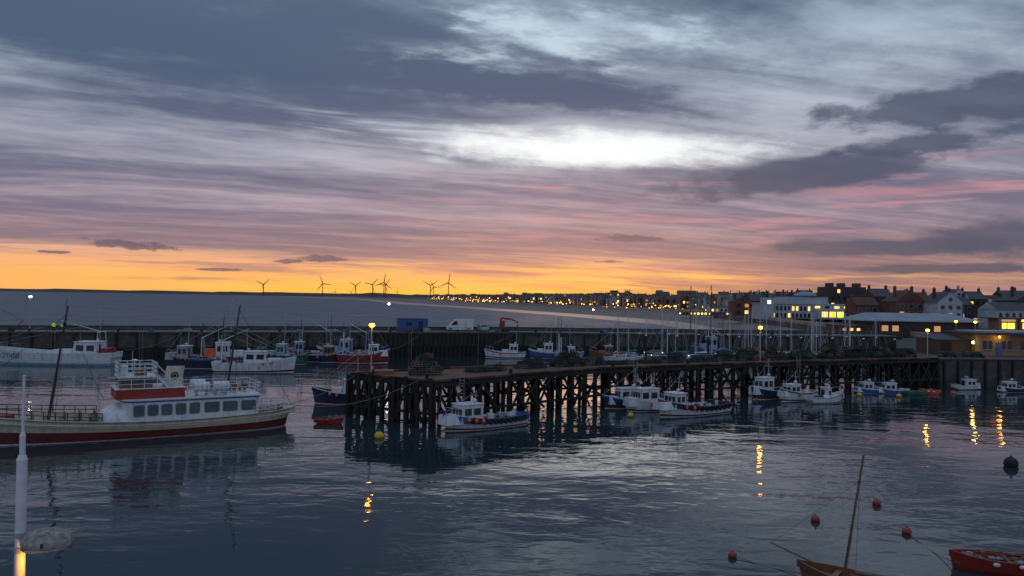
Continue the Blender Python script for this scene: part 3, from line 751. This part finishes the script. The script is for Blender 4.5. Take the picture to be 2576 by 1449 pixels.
def car(x,y,z,rz,m,name='parked_car'):
    mb=MB()
    prism(mb,[(-2.0,.3),(2.05,.3),(2.1,.6),(1.95,.85),(1.0,.95),(.45,1.42),(-1.1,1.46),(-1.75,1.0),(-2.05,.9)],1.7,m)
    prism(mb,[(.98,.98),(.47,1.38),(-1.08,1.42),(-1.6,1.02)],1.715,glass); prism(mb,[(.9,.93),(.42,1.44),(-1.0,1.49),(-1.7,1.0)],1.45,m)
    mb.add([(1.02,-.7,.99),(1.02,.7,.99),(.50,.66,1.42),(.50,-.66,1.42)],[(0,1,2,3)],glass)
    for sg in(-1,1):
        for xx in(1.3,-1.3): wheel(mb,xx,sg*.78,.32,.32,.2)
        mb.box((2.05,sg*.6,.72),(.1,.35,.15),steel)
    mb.build(name,(x,y,z),rz)
car(-6.0,171.2,4.81,math.radians(-75),grey)
for i,(x,y) in enumerate(((94,150),(99,152),(104,154),(92,165),(97,168))): car(x,y,ZD+.01,U(1.2,1.8),[grey,navy,red,white,black][i])
def container():
    mb=MB(); L,W,H=6.1,2.45,2.7
    mb.box((0,0,H/2),(L,W,H),bluep)
    for i in range(24):
        x=-L/2+.15+i*(L-.3)/23
        for sg in(-1,1): mb.box((x,sg*(W/2+.02),H/2),(.12,.05,H-.3),bluep)
    for sx in(-1,1):
        for sg in(-1,1): mb.box((sx*(L/2-.05),sg*(W/2),H/2),(.16,.16,H+.04),navy)
    mb.box((0,-W/2-.04,H-.06),(L,.12,.14),navy); mb.box((0,-W/2-.04,.08),(L,.12,.16),navy)
    mb.box((1.6,-W/2-.07,1.15),(.9,.06,2.0),navy); mb.box((-.8,-W/2-.07,1.6),(1.1,.06,.7),glass)
    mb.cyl((2.2,0,H),(2.2,0,H+.5),.06,.06,steel,6)
    mb.build('shipping_container',(-20.6,166.5,4.81),math.radians(16))
container()
def crane():
    mb=MB(); mb.box((0,0,.35),(2.2,1.6,.7),net); mb.cyl((-.6,0,.6),(-.6,0,2.9),.28,.22,red,10)
    mb.box((-.6,0,1.3),(.9,.8,.9),red); mb.box((-.2,0,1.7),(.7,.9,1.2),red)
    mb.beam((-.6,0,2.9),(1.4,0,2.7),.3,.34,red); mb.beam((1.3,0,2.8),(3.0,0,2.0),.24,.26,red); mb.cyl((3.0,0,2.0),(3.0,0,1.3),.03,.03,black,5)
    mb.cyl((-.4,0,2.0),(.9,0,2.6),.08,.08,steel,6); mb.box((2.95,0,1.25),(.25,.2,.3),black)
    mb.build('quay_crane',(-1.6,171.5,4.81),.1)
crane()

# ------------------------------------------------------------------ people
def person(x,y,z,rz,arm=0.3):
    V=[];E=[];Rd=[]
    def a(p,r,par=None):
        V.append(p);Rd.append(r)
        if par is not None:E.append((par,len(V)-1))
        return len(V)-1
    pel=a((0,0,.95),.15); w1=a((0,0,1.12),.15,pel); ch=a((0,0,1.36),.18,w1); nk=a((0,0,1.50),.06,ch); hd=a((.01,0,1.58),.075,nk); h2=a((.02,0,1.66),.10,hd); a((.01,0,1.76),.07,h2)
    a((.11,0,1.65),.018,h2)
    for s_ in(-1,1):
        hp=a((0,s_*.10,.88),.10,pel); kn=a((.02,s_*.12,.50),.065,hp); an=a((-.02+s_*.03,s_*.13,.09),.045,kn); a((.15+s_*.03,s_*.14,.045),.035,an)
        sd=a((0,s_*.20,1.42),.08,ch); elb=a((.03,s_*.27,1.14),.055,sd); wr=a((arm*.6+.05,s_*.24,.96),.035,elb); pm=a((arm*.6+.10,s_*.235,.90),.03,wr)
        a((arm*.6+.14,s_*.21,.88),.010,pm)
        for k in range(4): 
            f1=a((arm*.6+.13-.02*k,s_*(.245),.84),.010,pm); a((arm*.6+.125-.02*k,s_*.235,.80+.004*k),.008,f1)
    me=bpy.data.meshes.new('tmp'); me.from_pydata(V,E,[]); me.update(); o=bpy.data.objects.new('tmp',me); scene.collection.objects.link(o)
    o.modifiers.new('s','SKIN'); o.modifiers.new('u','SUBSURF').levels=1
    for i,r in enumerate(Rd): me.skin_vertices[0].data[i].radius=(r,r)
    me.skin_vertices[0].data[0].use_root=True
    bpy.context.view_layer.update()
    dg=bpy.context.evaluated_depsgraph_get(); nm=bpy.data.meshes.new_from_object(o.evaluated_get(dg)); bpy.data.objects.remove(o)
    nm.materials.clear()
    for m in(trous,hivis,skin,hair): nm.materials.append(m)
    for p in nm.polygons:
        c=p.center; k=1
        if c.z<.9 and abs(c.y)<.2: k=0
        elif c.z>1.70 or (c.z>1.6 and c.x<-.02): k=3
        elif c.z>1.52: k=2
        elif c.z<.95 and abs(c.y)>.19: k=2
        elif c.z<.9: k=0
        p.material_index=k; p.use_smooth=True
    ob=bpy.data.objects.new('harbour_worker',nm); scene.collection.objects.link(ob); ob.location=(x,y,z); ob.rotation_euler=(0,0,rz)
person(-80.6,141.7,4.80,-1.3,.2); person(-79.4,142.4,4.80,-2.4,.4)

# ------------------------------------------------------------------ boats placed
dinghy('rowing_boat',-16.9,75.3,0.05,2.7,1.25,red)
workboat('angling_boat',-2.4,74.6,math.radians(218),9.2,2.9,.95,side=white,band=bluep,rail=bluep,deck=bdeck,bow=.65,cab=(.58,.84),ch=1.7,mast=1.2,balls=3,tyres=11,clutter=5,sg=1,b2=.5)
workboat('angling_boat',19.3,85.2,math.radians(212),9.8,3.0,1.0,side=white,band=navy,rail=red,deck=bdeck,bow=.9,cab=(.68,.84),ch=1.6,mast=1.8,balls=2,tyres=10,clutter=4,sg=1,b2=.6)
workboat('motor_boat',15.6,88.2,math.radians(205),7.4,2.6,1.0,side=white,band=white,rail=white,bow=.6,cab=(.45,.8),ch=1.8,mast=1.8,balls=1,clutter=2)
workboat('fishing_boat',13.5,90.0,math.radians(200),7.2,2.4,.9,side=navy,band=bluep,rail=white,cab=(.4,.75),ch=1.7,mast=2.2,balls=1,clutter=3)
workboat('fishing_boat',32.2,100.6,math.radians(215),6.6,2.2,1.05,side=navy,band=navy,rail=white,cab=(.45,.8),ch=2.0,mast=2.3,balls=0,clutter=3)
workboat('fishing_boat',35.2,99.0,math.radians(212),6.2,2.2,1.0,side=white,band=redhull,rail=white,cab=(.5,.8),ch=1.4,mast=1.6,balls=1,clutter=3)
workboat('motor_boat',38.0,97.0,math.radians(20),5.2,2.0,.75,side=white,band=grey,rail=white,deck=deckm,cab=(.45,.6),ch=1.5,mast=.9,balls=0,clutter=3)
for x,y,h,s_ in((48.3,108.5,190,bluep),(51.2,108,175,bluep),(65.2,115,10,white),(70.0,112.5,190,navy)):
    workboat('cabin_cruiser',x,y,math.radians(h),4.2,1.8,.6,side=s_,band=white,rail=white,cab=(.4,.78),ch=1.25,mast=.6,balls=0,clutter=1,bow=.35)
dinghy('rowing_boat',54,107.4,.1,3.4,1.5,green,[net,rope]); dinghy('rowing_boat',56.6,108.6,2.8,2.6,1.3,orangep,[orangep,redb],D=.5)
workboat('fishing_boat',-18.3,89.7,math.radians(188),7.5,2.6,1.2,side=navy,band=black,rail=white,cab=(.3,.55),ch=1.9,mast=3.2,balls=2,clutter=4,gantry=True)
tr=workboat('trawler',-75.3,131.6,math.radians(182),21.5,5.8,2.0,side=white,band=white,rail=white,bot=paleblue,bow=1.1,cab=(.12,.30),ch=2.6,mast=5.5,balls=0,clutter=8,deck=grey,gantry=True,bul=.9)
cu=bpy.data.curves.new('registration_number','FONT'); cu.body='GY450'; cu.size=1.15; cu.extrude=.01; cu.align_x='CENTER'
t=bpy.data.objects.new('registration_number',cu); scene.collection.objects.link(t); cu.materials.append(navy)
bpy.context.view_layer.update()
t.matrix_world=Matrix.Translation((-80.0,128.42,1.15))@Matrix.Rotation(math.radians(-6),4,'Z')@Matrix.Rotation(math.radians(86),4,'X')
t.parent=tr; t.matrix_parent_inverse=tr.matrix_world.inverted(); 
mb=MB()
mb.cyl((9,0,1.5),(9.2,0,9.8),.14,.09,dsteel,8); mb.cyl((9,0,3),(4.5,0,7),.08,.06,dsteel,6); mb.line([(9.2,0,9.5),(4.5,0,7),(1,0,3)],.02,dsteel); mb.line([(9.2,0,9.5),(10.6,0,3)],.02,dsteel)
mb.box((-9.3,0,2.3),(1.2,3,.9),red); 
mb.build('foremast',(0,0,0),0,tr)
workboat('fishing_vessel',-39.4,124.0,math.radians(8),12.4,3.9,1.5,side=white,band=white,rail=white,cab=(.38,.66),ch=2.1,mast=3.4,balls=2,sg=-1,clutter=12,bow=1.0,gantry=True,deck=grey)
workboat('fishing_vessel',-50.3,129.3,math.radians(182),10.5,3.8,1.6,side=navy,band=bluep,rail=grey,cab=(.62,.80),ch=2.2,mast=4,balls=4,clutter=26,bow=.8,gantry=True,deck=grey,cm=grey)
workboat('fishing_vessel',-46.5,134.0,math.radians(12),12,4.2,1.7,side=bluep,band=white,rail=white,cab=(.3,.5),ch=2.6,mast=5,balls=3,sg=-1,clutter=18,bow=.9,gantry=True,deck=grey)
workboat('fishing_vessel',-40,140.0,math.radians(178),9,3.6,1.5,side=green,band=navy,rail=rope,cab=(.4,.58),ch=2.3,mast=6,balls=2,clutter=14,bow=.9,gantry=True,deck=grey,cm=paleblue)
mb=MB(); mb.box((0,0,.5),(1.5,1.2,1.0),orangep,tx=.9); mb.box((0,0,1.03),(1.6,1.3,.1),orangep); mb.build('fish_tub',(-47.8,127.8,2.1))
workboat('fishing_vessel',-37.2,148.5,math.radians(190),10,3.6,1.5,side=bluep,band=bluep,rail=orangep,cab=(.6,.78),ch=2.1,mast=4,balls=3,clutter=20,bow=.9,gantry=True,cm=grey)
workboat('fishing_vessel',-26.4,144.5,math.radians(4),9.4,3.6,1.5,side=red,band=bluep,rail=white,bot=redhull,cab=(.6,.8),ch=2.0,mast=4.4,balls=2,sg=-1,clutter=14,bow=1.1,gantry=True)
workboat('fishing_vessel',-31.0,150.5,math.radians(176),11,3.6,1.6,side=navy,band=white,rail=white,cab=(.4,.6),ch=2.6,mast=5,balls=2,clutter=14,bow=1.0,gantry=True,cm=paleblue)
workboat('fishing_vessel',-33.5,145.0,math.radians(-6),7.6,3.0,1.3,side=navy,band=redhull,rail=white,cab=(.5,.72),ch=1.9,mast=3.6,balls=3,sg=-1,clutter=16,bow=.9,gantry=False,cm=wood)
workboat('fishing_vessel',-1.2,161.5,math.radians(183),8.4,2.9,1.1,side=white,band=red,rail=white,cab=(.2,.42),ch=2.0,mast=2.6,balls=1,clutter=5,bow=.8)
workboat('fishing_vessel',7.2,162.5,math.radians(186),7.5,2.8,1.3,side=bluep,band=white,rail=white,cab=(.35,.6),ch=2.1,mast=4,balls=1,clutter=7,gantry=True)
workboat('fishing_vessel',11.6,159.0,math.radians(5),5.8,2.4,1.1,side=paleblue,band=bluep,rail=white,cab=(.45,.7),ch=1.9,mast=3.6,balls=1,sg=-1,clutter=5,gantry=True)
workboat('fishing_vessel',19.2,163.5,math.radians(183),6.8,2.6,1.2,side=wood,band=wood,rail=orangep,cab=(.3,.55),ch=1.8,mast=3,balls=0,clutter=5,gantry=True,cm=sandst)
workboat('fishing_vessel',41.0,166.8,math.radians(184),7.5,3.2,2.2,side=bluep,band=bluep,rail=paleblue,cab=(.3,.6),ch=2.8,mast=3.5,balls=1,clutter=6,gantry=True,cm=paleblue)
for i,(x,y,L,mh,mm) in enumerate(((21.5,157,7.5,9.5,alum),(27.2,158,7.0,9,alum),(31.5,155.5,6.5,9.8,alum),(35.0,161,8.5,15.0,dsteel),(38.6,159,8.2,15.2,dsteel),(37.5,153,6.5,9.2,alum),
    (43,156,6.5,10,alum),(46.5,160,7,11,alum),(50,165,7,11,alum),(53.5,158,6.5,9.6,alum),(57,166,7.5,11.6,alum),(60.5,160,6.5,10.2,alum),(64,168,7,10.8,alum),(67.5,161,7,10,alum),(71,167,6.5,9.8,alum),(47,150,6,9,alum),(56,149,6,8.6,alum),(30,163.5,7,10.5,alum),(24.5,164,6.5,9.6,alum),
    (33,158.5,6.5,10.8,alum),(40.5,162.5,7,11.5,alum),(45,153,6,9.6,alum),(29,152.5,6,9.0,alum),(52,161.8,6.5,10.4,alum),(58.5,155,6,9.3,alum),(62.5,164.5,6.5,10,alum),(66,155.5,6,9,alum),(74,162,6,9.5,alum),(69,171,6.5,10.5,alum),(36.4,156,6,11.3,alum))):
    yacht('sailing_yacht',x,y,math.radians(random.choice([0,180])+U(-14,14)),L,mh,random.choice([white,white,white,paleblue,navy]) if i>2 else white,mm,random.choice([bluep,navy,green,white]))
for i in range(12):
    x=39+i*3.1; workboat('motor_boat',x+U(-1,1),U(151,165),math.radians(random.choice([0,180])+U(-15,15)),5.2,2.1,.8,side=random.choice([white,white,paleblue,bluep]),band=white,cab=(.35,.7),ch=1.4,mast=1,balls=0,clutter=1)
mb=MB()
for y in(154.3,162.2):
    mb.box((50,y,.35),(52,1.6,.5),conc); 
    for i in range(9): mb.cyl((26+i*6,y+.9,-1),(26+i*6,y+.9,5.2),.22,.22,black,8); mb.sph((26+i*6,y+.9,5.2),.24,white,(1,1,.8),8,4)
    for i in range(14): mb.box((27+i*3.6,y-2.4,.3),(.5,4,.3),conc); mb.box((27+i*3.6,y+.4,.95),(.18,.18,.9),white); mb.sph((27+i*3.6,y+.4,1.45),.13,litw if i%3 else lit,n=6,k=4)
mb.build('floating_pontoon')
def lugger():
    mb=MB(); L=6.4
    w,sh=hull(mb,L,2.0,.62,.32,.1,.7,.5,wood,wood,wood,wood,wood,.3)
    mb.cyl((1.35,0,.1),(0.55,0,5.75),.065,.04,wood,10); mb.sph((.72,0,4.6),.06,black,n=8,k=6)
    mb.cyl((2.6,0,.95),(4.35,0,1.45),.045,.03,wood,8)
    mb.line([(4.3,0,1.44),(.75,0,4.6)],.008,rope,4)
    for s_ in(-1,1): mb.line([(.68,0,5.0),(1.0,s_*.9,.65)],.008,rope,4)
    for t in(.3,.55,.75): mb.box((-L/2+L*t,0,sh(t)-.14),(.25,w(t)*1.85,.05),wood)
    mb.cyl((1.0,.15,.75),(-2.6,.2,.85),.05,.04,wood,8); mb.cyl((.8,.1,.9),(-2.3,.15,.98),.1,.07,rope,8)
    mb.build('wooden_sailing_boat',(15.1,33.0,0),math.radians(145))
lugger()
dinghy('rowing_boat',22.3,36.6,math.radians(168),4.2,1.75,red,[net,rope,redb,grey,net,deckm],D=.62)
for x,y,r in((22.0,48.2,.24),(16.9,44.4,.24),(20.9,42.3,.24),(10.55,37.9,.2)): buoy(x,y,r,redb)
buoy(37.6,60.4,.5,black)
buoy(-11.0,67.9,.42,yellowp); 
for x,y in((12.4,82.7),(30.2,99.2),(45.3,104.5),(50.2,104),(33.5,99.5)): buoy(x,y,.33,yellowp)
for x,y in((58.5,112),(60,109)): buoy(x,y,.25,orangep)
mb=MB(); 
mb.sag((10.55,37.9,.1),(13.4,35.0,.2),.15,.02,rope); mb.sag((20.9,42.3,.15),(20.4,36.4,.35),.25,.02,rope)
mb.sag((-20.6,74.0,1.9),(-15.2,80.4,4.3),.5,.03,rope); mb.sag((-20.8,74.5,1.9),(-8.5,75.6,4.2),1.1,.03,rope)
mb.sag((-6.5,72.6,1.6),(-6.3,75.5,4.2),.2,.025,rope); mb.sag((-22,144.8,2.4),(-18,162.5,5.0),.8,.03,rope); mb.sag((-64,133,2.4),(-60,148,5),.8,.03,rope)
mb.build('mooring_ropes')

# ------------------------------------------------------------------ water
def water(name,coords,amp,sc,rough,col,stretch=(1,1,1),rot=0.0,lo=.45,hi=1.0,small=.2,cvar=0.0):
    me=bpy.data.meshes.new(name); me.from_pydata([(*c,0) for c in coords],[],[tuple(range(len(coords)))]); me.update()
    o=bpy.data.objects.new(name,me); scene.collection.objects.link(o)
    m=bpy.data.materials.new(name+'_surface'); m.use_nodes=True; nt=m.node_tree; b=nt.nodes['Principled BSDF']
    b.inputs['Base Color'].default_value=(*col,1); b.inputs['Roughness'].default_value=rough; b.inputs['IOR'].default_value=1.33
    tc=nt.nodes.new('ShaderNodeTexCoord'); mp=nt.nodes.new('ShaderNodeMapping'); mp.inputs['Rotation'].default_value=(0,0,rot); mp.inputs['Scale'].default_value=stretch
    nt.links.new(tc.outputs['Object'],mp.inputs['Vector'])
    hs=[]
    for s_,wgt,det in((sc,1.0,2),(sc*4.3,small,1),(sc*.27,2.2,1)):
        n=nt.nodes.new('ShaderNodeTexNoise'); n.inputs['Scale'].default_value=s_; n.inputs['Detail'].default_value=det; n.inputs['Distortion'].default_value=.5
        nt.links.new(mp.outputs['Vector'],n.inputs['Vector'])
        mm=nt.nodes.new('ShaderNodeMath'); mm.operation='MULTIPLY'; mm.inputs[1].default_value=wgt; nt.links.new(n.outputs['Fac'],mm.inputs[0]); hs.append(mm.outputs[0])
    a=nt.nodes.new('ShaderNodeMath'); nt.links.new(hs[0],a.inputs[0]); nt.links.new(hs[1],a.inputs[1])
    a2=nt.nodes.new('ShaderNodeMath'); nt.links.new(a.outputs[0],a2.inputs[0]); nt.links.new(hs[2],a2.inputs[1])
    n3=nt.nodes.new('ShaderNodeTexNoise'); n3.inputs['Scale'].default_value=.05; n3.inputs['Detail'].default_value=2; nt.links.new(mp.outputs['Vector'],n3.inputs['Vector'])
    mr=nt.nodes.new('ShaderNodeMapRange'); mr.inputs['From Min'].default_value=.38; mr.inputs['From Max'].default_value=.62; mr.inputs['To Min'].default_value=lo; mr.inputs['To Max'].default_value=hi
    nt.links.new(n3.outputs['Fac'],mr.inputs['Value'])
    bp=nt.nodes.new('ShaderNodeBump'); bp.inputs['Distance'].default_value=amp; nt.links.new(mr.outputs['Result'],bp.inputs['Strength']); nt.links.new(a2.outputs[0],bp.inputs['Height']); nt.links.new(bp.outputs['Normal'],b.inputs['Normal'])
    if cvar:   # light and dark of ripples painted into base colour; roughness varies in wind lanes
        m2=nt.nodes.new('ShaderNodeMapping'); m2.inputs['Scale'].default_value=(.3,1,1); nt.links.new(tc.outputs['Object'],m2.inputs['Vector'])
        na=nt.nodes.new('ShaderNodeTexNoise'); na.inputs['Scale'].default_value=.06; na.inputs['Detail'].default_value=7; na.inputs['Roughness'].default_value=.75; nt.links.new(m2.outputs['Vector'],na.inputs['Vector'])
        rp=nt.nodes.new('ShaderNodeValToRGB'); rp.color_ramp.elements[0].position=.36; rp.color_ramp.elements[1].position=.64
        rp.color_ramp.elements[0].color=(*[c*(1-cvar) for c in col],1); rp.color_ramp.elements[1].color=(*[c*(1+cvar) for c in col],1)
        nt.links.new(na.outputs['Fac'],rp.inputs['Fac']); nt.links.new(rp.outputs['Color'],b.inputs['Base Color'])
        rr=nt.nodes.new('ShaderNodeMapRange'); rr.inputs['From Min'].default_value=.35; rr.inputs['From Max'].default_value=.65; rr.inputs['To Min'].default_value=rough-.12; rr.inputs['To Max'].default_value=rough+.15
        nt.links.new(na.outputs['Fac'],rr.inputs['Value']); nt.links.new(rr.outputs['Result'],b.inputs['Roughness'])
    me.materials.append(m)
water('harbour_water',[(-400,-60),(500,-60),(500,188),(88,185.5),(52,178.5),(0,173.5),(-29,163.5),(-89,142.5),(-151,122.5),(-400,30)],.062,.55,.035,(.020,.034,.042),(.65,1.15,1),.12,.3,1.05,.11)
water('sea',[(-400,30),(-151,122.5),(-89,142.5),(-29,163.5),(0,173.5),(52,178.5),(88,185.5),(500,188),(4000,200),(60000,60000),(-60000,60000),(-60000,30)],2.4,.22,.40,(.045,.075,.12),(.8,1.2,1),0,.8,1.0,.2,.5)

# ------------------------------------------------------------------ sky world
wd=bpy.data.worlds.new('World'); scene.world=wd; wd.use_nodes=True; nt=wd.node_tree; nt.nodes.clear()
def sock(v,inp):
    if isinstance(v,(int,float)): inp.default_value=v
    else: nt.links.new(v,inp)
def M(op,a,b=0.0,c=None,clamp=False):
    n=nt.nodes.new('ShaderNodeMath'); n.operation=op; n.use_clamp=clamp; sock(a,n.inputs[0]); sock(b,n.inputs[1])
    if c is not None: sock(c,n.inputs[2])
    return n.outputs[0]
add=lambda a,b:M('ADD',a,b); sub=lambda a,b:M('SUBTRACT',a,b); mul=lambda a,b:M('MULTIPLY',a,b); div=lambda a,b:M('DIVIDE',a,b)
def smooth(x,a,b):
    n=nt.nodes.new('ShaderNodeMapRange'); n.interpolation_type='SMOOTHSTEP'; sock(x,n.inputs['Value']); n.inputs['From Min'].default_value=a; n.inputs['From Max'].default_value=b; return n.outputs['Result']
def comb(x,y,z):
    n=nt.nodes.new('ShaderNodeCombineXYZ'); sock(x,n.inputs[0]);sock(y,n.inputs[1]);sock(z,n.inputs[2]); return n.outputs[0]
def nz(v,s_,det=5,rg=.55,dist=0.0):
    n=nt.nodes.new('ShaderNodeTexNoise'); n.inputs['Scale'].default_value=s_; n.inputs['Detail'].default_value=det; n.inputs['Roughness'].default_value=rg; n.inputs['Distortion'].default_value=dist; nt.links.new(v,n.inputs['Vector']); return n.outputs['Fac']
def mix(f,a,b):
    n=nt.nodes.new('ShaderNodeMix'); n.data_type='RGBA'; sock(f,n.inputs[0])
    for v,i in((a,6),(b,7)):
        if isinstance(v,tuple): n.inputs[i].default_value=(*v,1)
        else: nt.links.new(v,n.inputs[i])
    return n.outputs[2]
def ramp(x,els):
    n=nt.nodes.new('ShaderNodeValToRGB'); cr=n.color_ramp; cr.interpolation='LINEAR'
    while len(cr.elements)<len(els): cr.elements.new(.5)
    for e,(p,c) in zip(cr.elements,els): e.position=p; e.color=(*c,1)
    sock(x,n.inputs['Fac']); return n.outputs['Color']
tc=nt.nodes.new('ShaderNodeTexCoord'); sp=nt.nodes.new('ShaderNodeSeparateXYZ'); nt.links.new(tc.outputs['Generated'],sp.inputs[0])
X,Y,Z=sp.outputs
az=M('ARCTAN2',X,Y); hyp=M('SQRT',add(mul(X,X),mul(Y,Y))); el=M('MAXIMUM',div(Z,M('MAXIMUM',hyp,.02)),0.0); el=M('MINIMUM',el,4.0)
zz=add(M('MAXIMUM',Z,0.0),.06)
qx=div(X,zz); qy=div(Y,zz)
ta=math.radians(70)
al=add(mul(qx,math.sin(ta)),mul(qy,math.cos(ta))); ac=sub(mul(qy,math.sin(ta)),mul(qx,math.cos(ta)))
warp=nz(comb(mul(al,.5),mul(ac,.8),3.0),1.0,2)
ac2=add(ac,mul(sub(warp,.5),.9))
nb=nz(comb(mul(al,.22),mul(ac2,.75),1.7),1.0,4,.5)
nf=nz(comb(mul(al,.50),mul(ac2,2.4),7.0),1.2,5,.58)
nc=nz(comb(al,mul(ac,1.4),11.0),3.6,4,.62)
nw=nz(comb(mul(az,13.0),mul(el,30.0),5.0),1.0,5,.62)
nw2=nz(comb(mul(az,5.0),mul(el,75.0),9.0),1.0,4,.6)
nw3=nz(comb(mul(az,60.0),mul(el,170.0),2.0),1.0,3,.6)
def blob(a0,e0,ra,re,slope=0,k=1.0,lo=0.0,hi=.6,nn=None):
    da=sub(az,a0); x_=div(da,ra); y_=div(sub(sub(el,e0),mul(da,slope)),re)
    d=M('SQRT',add(mul(x_,x_),mul(y_,y_)))
    v=add(sub(1.0,d),mul(sub(nn if nn is not None else nw,.5),k*2))
    return smooth(v,lo,hi)
ngap=add(mul(nw,.55),mul(nf,.45))
g_gap=M('MULTIPLY',blob(.105,.184,.23,.030,-.02,1.3,-.1,.75,ngap),smooth(el,.155,.168))
g_halo=blob(.10,.185,.36,.060,-.03,.7,0,1.2,ngap)
g_gap2=blob(-.11,.200,.22,.015,-.09,.8,0,1.1,nf)
g_lav=blob(.34,.235,.36,.085,0,.4,0,1.3)
g_top=blob(.06,.330,.22,.05,0,.9,0,1.0,nc)
g_top2=blob(.42,.32,.34,.07,0,.5,0,1.3)
d_left=blob(-.36,.265,.62,.085,-.12,.35,0,.9)
d_mid=blob(.06,.258,.32,.034,-.13,.7,0,.9)
Lf=add(.47,mul(sub(nb,.5),1.8)); Lf=add(Lf,mul(sub(nf,.5),1.15)); Lf=add(Lf,mul(sub(nc,.5),.45))
for g_,k_ in((g_lav,.40),(g_halo,.22),(g_gap2,.5),(g_top,.55),(g_top2,.42),(d_left,-.52),(d_mid,-.5)): Lf=add(Lf,mul(g_,k_))
low=smooth(el,.062,.020); left=smooth(az,.18,-.25)
Lf=add(Lf,mul(low,add(.08,mul(left,.62)))) 
mask=smooth(Lf,.18,1.12)
elr=M('MULTIPLY',el,2.5,clamp=True)
clear=ramp(elr,[(0,(1.0,.52,.095)),(.045,(1.0,.49,.13)),(.09,(.92,.43,.21)),(.14,(.66,.38,.31)),(.24,(.48,.37,.42)),(.42,(.46,.46,.55)),(.7,(.44,.52,.62)),(1.0,(.36,.49,.61))])
cloud=ramp(elr,[(0,(.45,.20,.12)),(.06,(.35,.20,.18)),(.12,(.27,.18,.215)),(.22,(.185,.155,.230)),(.38,(.125,.135,.218)),(.65,(.070,.105,.185)),(1.0,(.085,.130,.205))])
right=smooth(az,.10,.45)
clear=mix(mul(right,smooth(el,.10,.0)),clear,(.44,.23,.22))
cloud=mix(mul(right,mul(smooth(el,.10,.0),.8)),cloud,(.17,.12,.17))
col=mix(mask,cloud,clear)
slit=mul(mul(smooth(nw2,.50,.63),smooth(el,.066,.014)),smooth(M('ABSOLUTE',sub(az,-.02)),.78,.25))
col=mix(mul(slit,.85),col,(1.0,.57,.14))
hz=mul(smooth(el,.018,.001),smooth(M('ABSOLUTE',sub(az,-.04)),.46,.18)); col=mix(mul(hz,.85),col,(1.0,.56,.075))
col=mix(mul(mul(smooth(el,.04,.0),smooth(az,-.2,-.5)),.35),col,(.88,.36,.16))
st=mul(mul(smooth(nw2,.47,.35),smooth(el,.09,.03)),smooth(el,.006,.014)); col=mix(mul(st,.6),col,(.33,.20,.20))
pk=mul(mul(smooth(nw2,.52,.66),mul(smooth(el,.04,.09),smooth(el,.20,.13))),smooth(az,-.35,.1))
col=mix(mul(pk,.55),col,(.60,.28,.34))
p1=blob(.47,.128,.17,.012,.0,1.1,0,.9,nf); col=mix(mul(p1,.55),col,(.60,.28,.32))
col=mix(mul(mul(g_gap2,smooth(nf,.48,.62)),.6),col,(.66,.72,.78))
col=mix(mul(g_halo,.22),col,(.70,.74,.80))
col=mix(mul(g_gap,.95),col,(.95,1.0,1.0))
col=mix(mul(mul(g_top,smooth(nc,.48,.64)),.65),col,(.58,.72,.82))
dk=(.058,.078,.140)
for b_ in ((.52,.222,.17,.034,.05,1.0),(.35,.152,.19,.028,.12,.85),(.47,.180,.14,.016,.05,.9),(.43,.064,.17,.013,.0,.6),(.57,.074,.12,.026,.0,.6),(.49,.040,.13,.007,0,.7)):
    bl=blob(*b_,0.0,.5); col=mix(mul(bl,.86),col,dk)
dk2=(.115,.090,.15)
for b_ in ((-.445,.053,.055,.006,-.05,.9),(-.232,.044,.030,.006,0,.9),(-.27,.040,.02,.003,0,.9),(.146,.076,.045,.006,0,.8),(-.35,.028,.03,.0022,0,.8),(-.52,.042,.02,.002,0,.8),(.12,.047,.02,.002,0,.8)):
    col=mix(mul(blob(*b_,0.0,.5,nw3),.8),col,dk2)
back=smooth(el,.45,1.3); col=mix(back,col,(.32,.41,.56))
col=mix(mul(smooth(Y,.1,-.5),.8),col,(.28,.36,.50))
bg=nt.nodes.new('ShaderNodeBackground'); nt.links.new(col,bg.inputs[0]); bg.inputs[1].default_value=1.0
sky=nt.nodes.new('ShaderNodeTexSky'); sky.sky_type='NISHITA'; sky.sun_disc=False; sky.sun_elevation=math.radians(1.0); sky.sun_rotation=math.radians(4)
bg2=nt.nodes.new('ShaderNodeBackground'); nt.links.new(sky.outputs[0],bg2.inputs[0]); bg2.inputs[1].default_value=.01
ad=nt.nodes.new('ShaderNodeAddShader'); nt.links.new(bg.outputs[0],ad.inputs[0]); nt.links.new(bg2.outputs[0],ad.inputs[1])
ow=nt.nodes.new('ShaderNodeOutputWorld'); nt.links.new(ad.outputs[0],ow.inputs[0])
wd.cycles.sampling_method='MANUAL'; wd.cycles.sample_map_resolution=256

sl=bpy.data.lights.new('sun','SUN'); sl.energy=.04; sl.angle=math.radians(12); sl.color=(1,.6,.35)
so=bpy.data.objects.new('sun',sl); scene.collection.objects.link(so); so.rotation_euler=(math.radians(-88),0,math.radians(-4))

# ------------------------------------------------------------------ camera
cd=bpy.data.cameras.new('camera'); cd.sensor_width=36; cd.lens=28.26; cd.clip_start=.1; cd.clip_end=120000
co=bpy.data.objects.new('camera',cd); scene.collection.objects.link(co)
co.matrix_world=Matrix.Translation((0,0,12))@Matrix.Rotation(math.radians(90.72),4,'X')@Matrix.Rotation(.016,4,'Z')
scene.camera=co
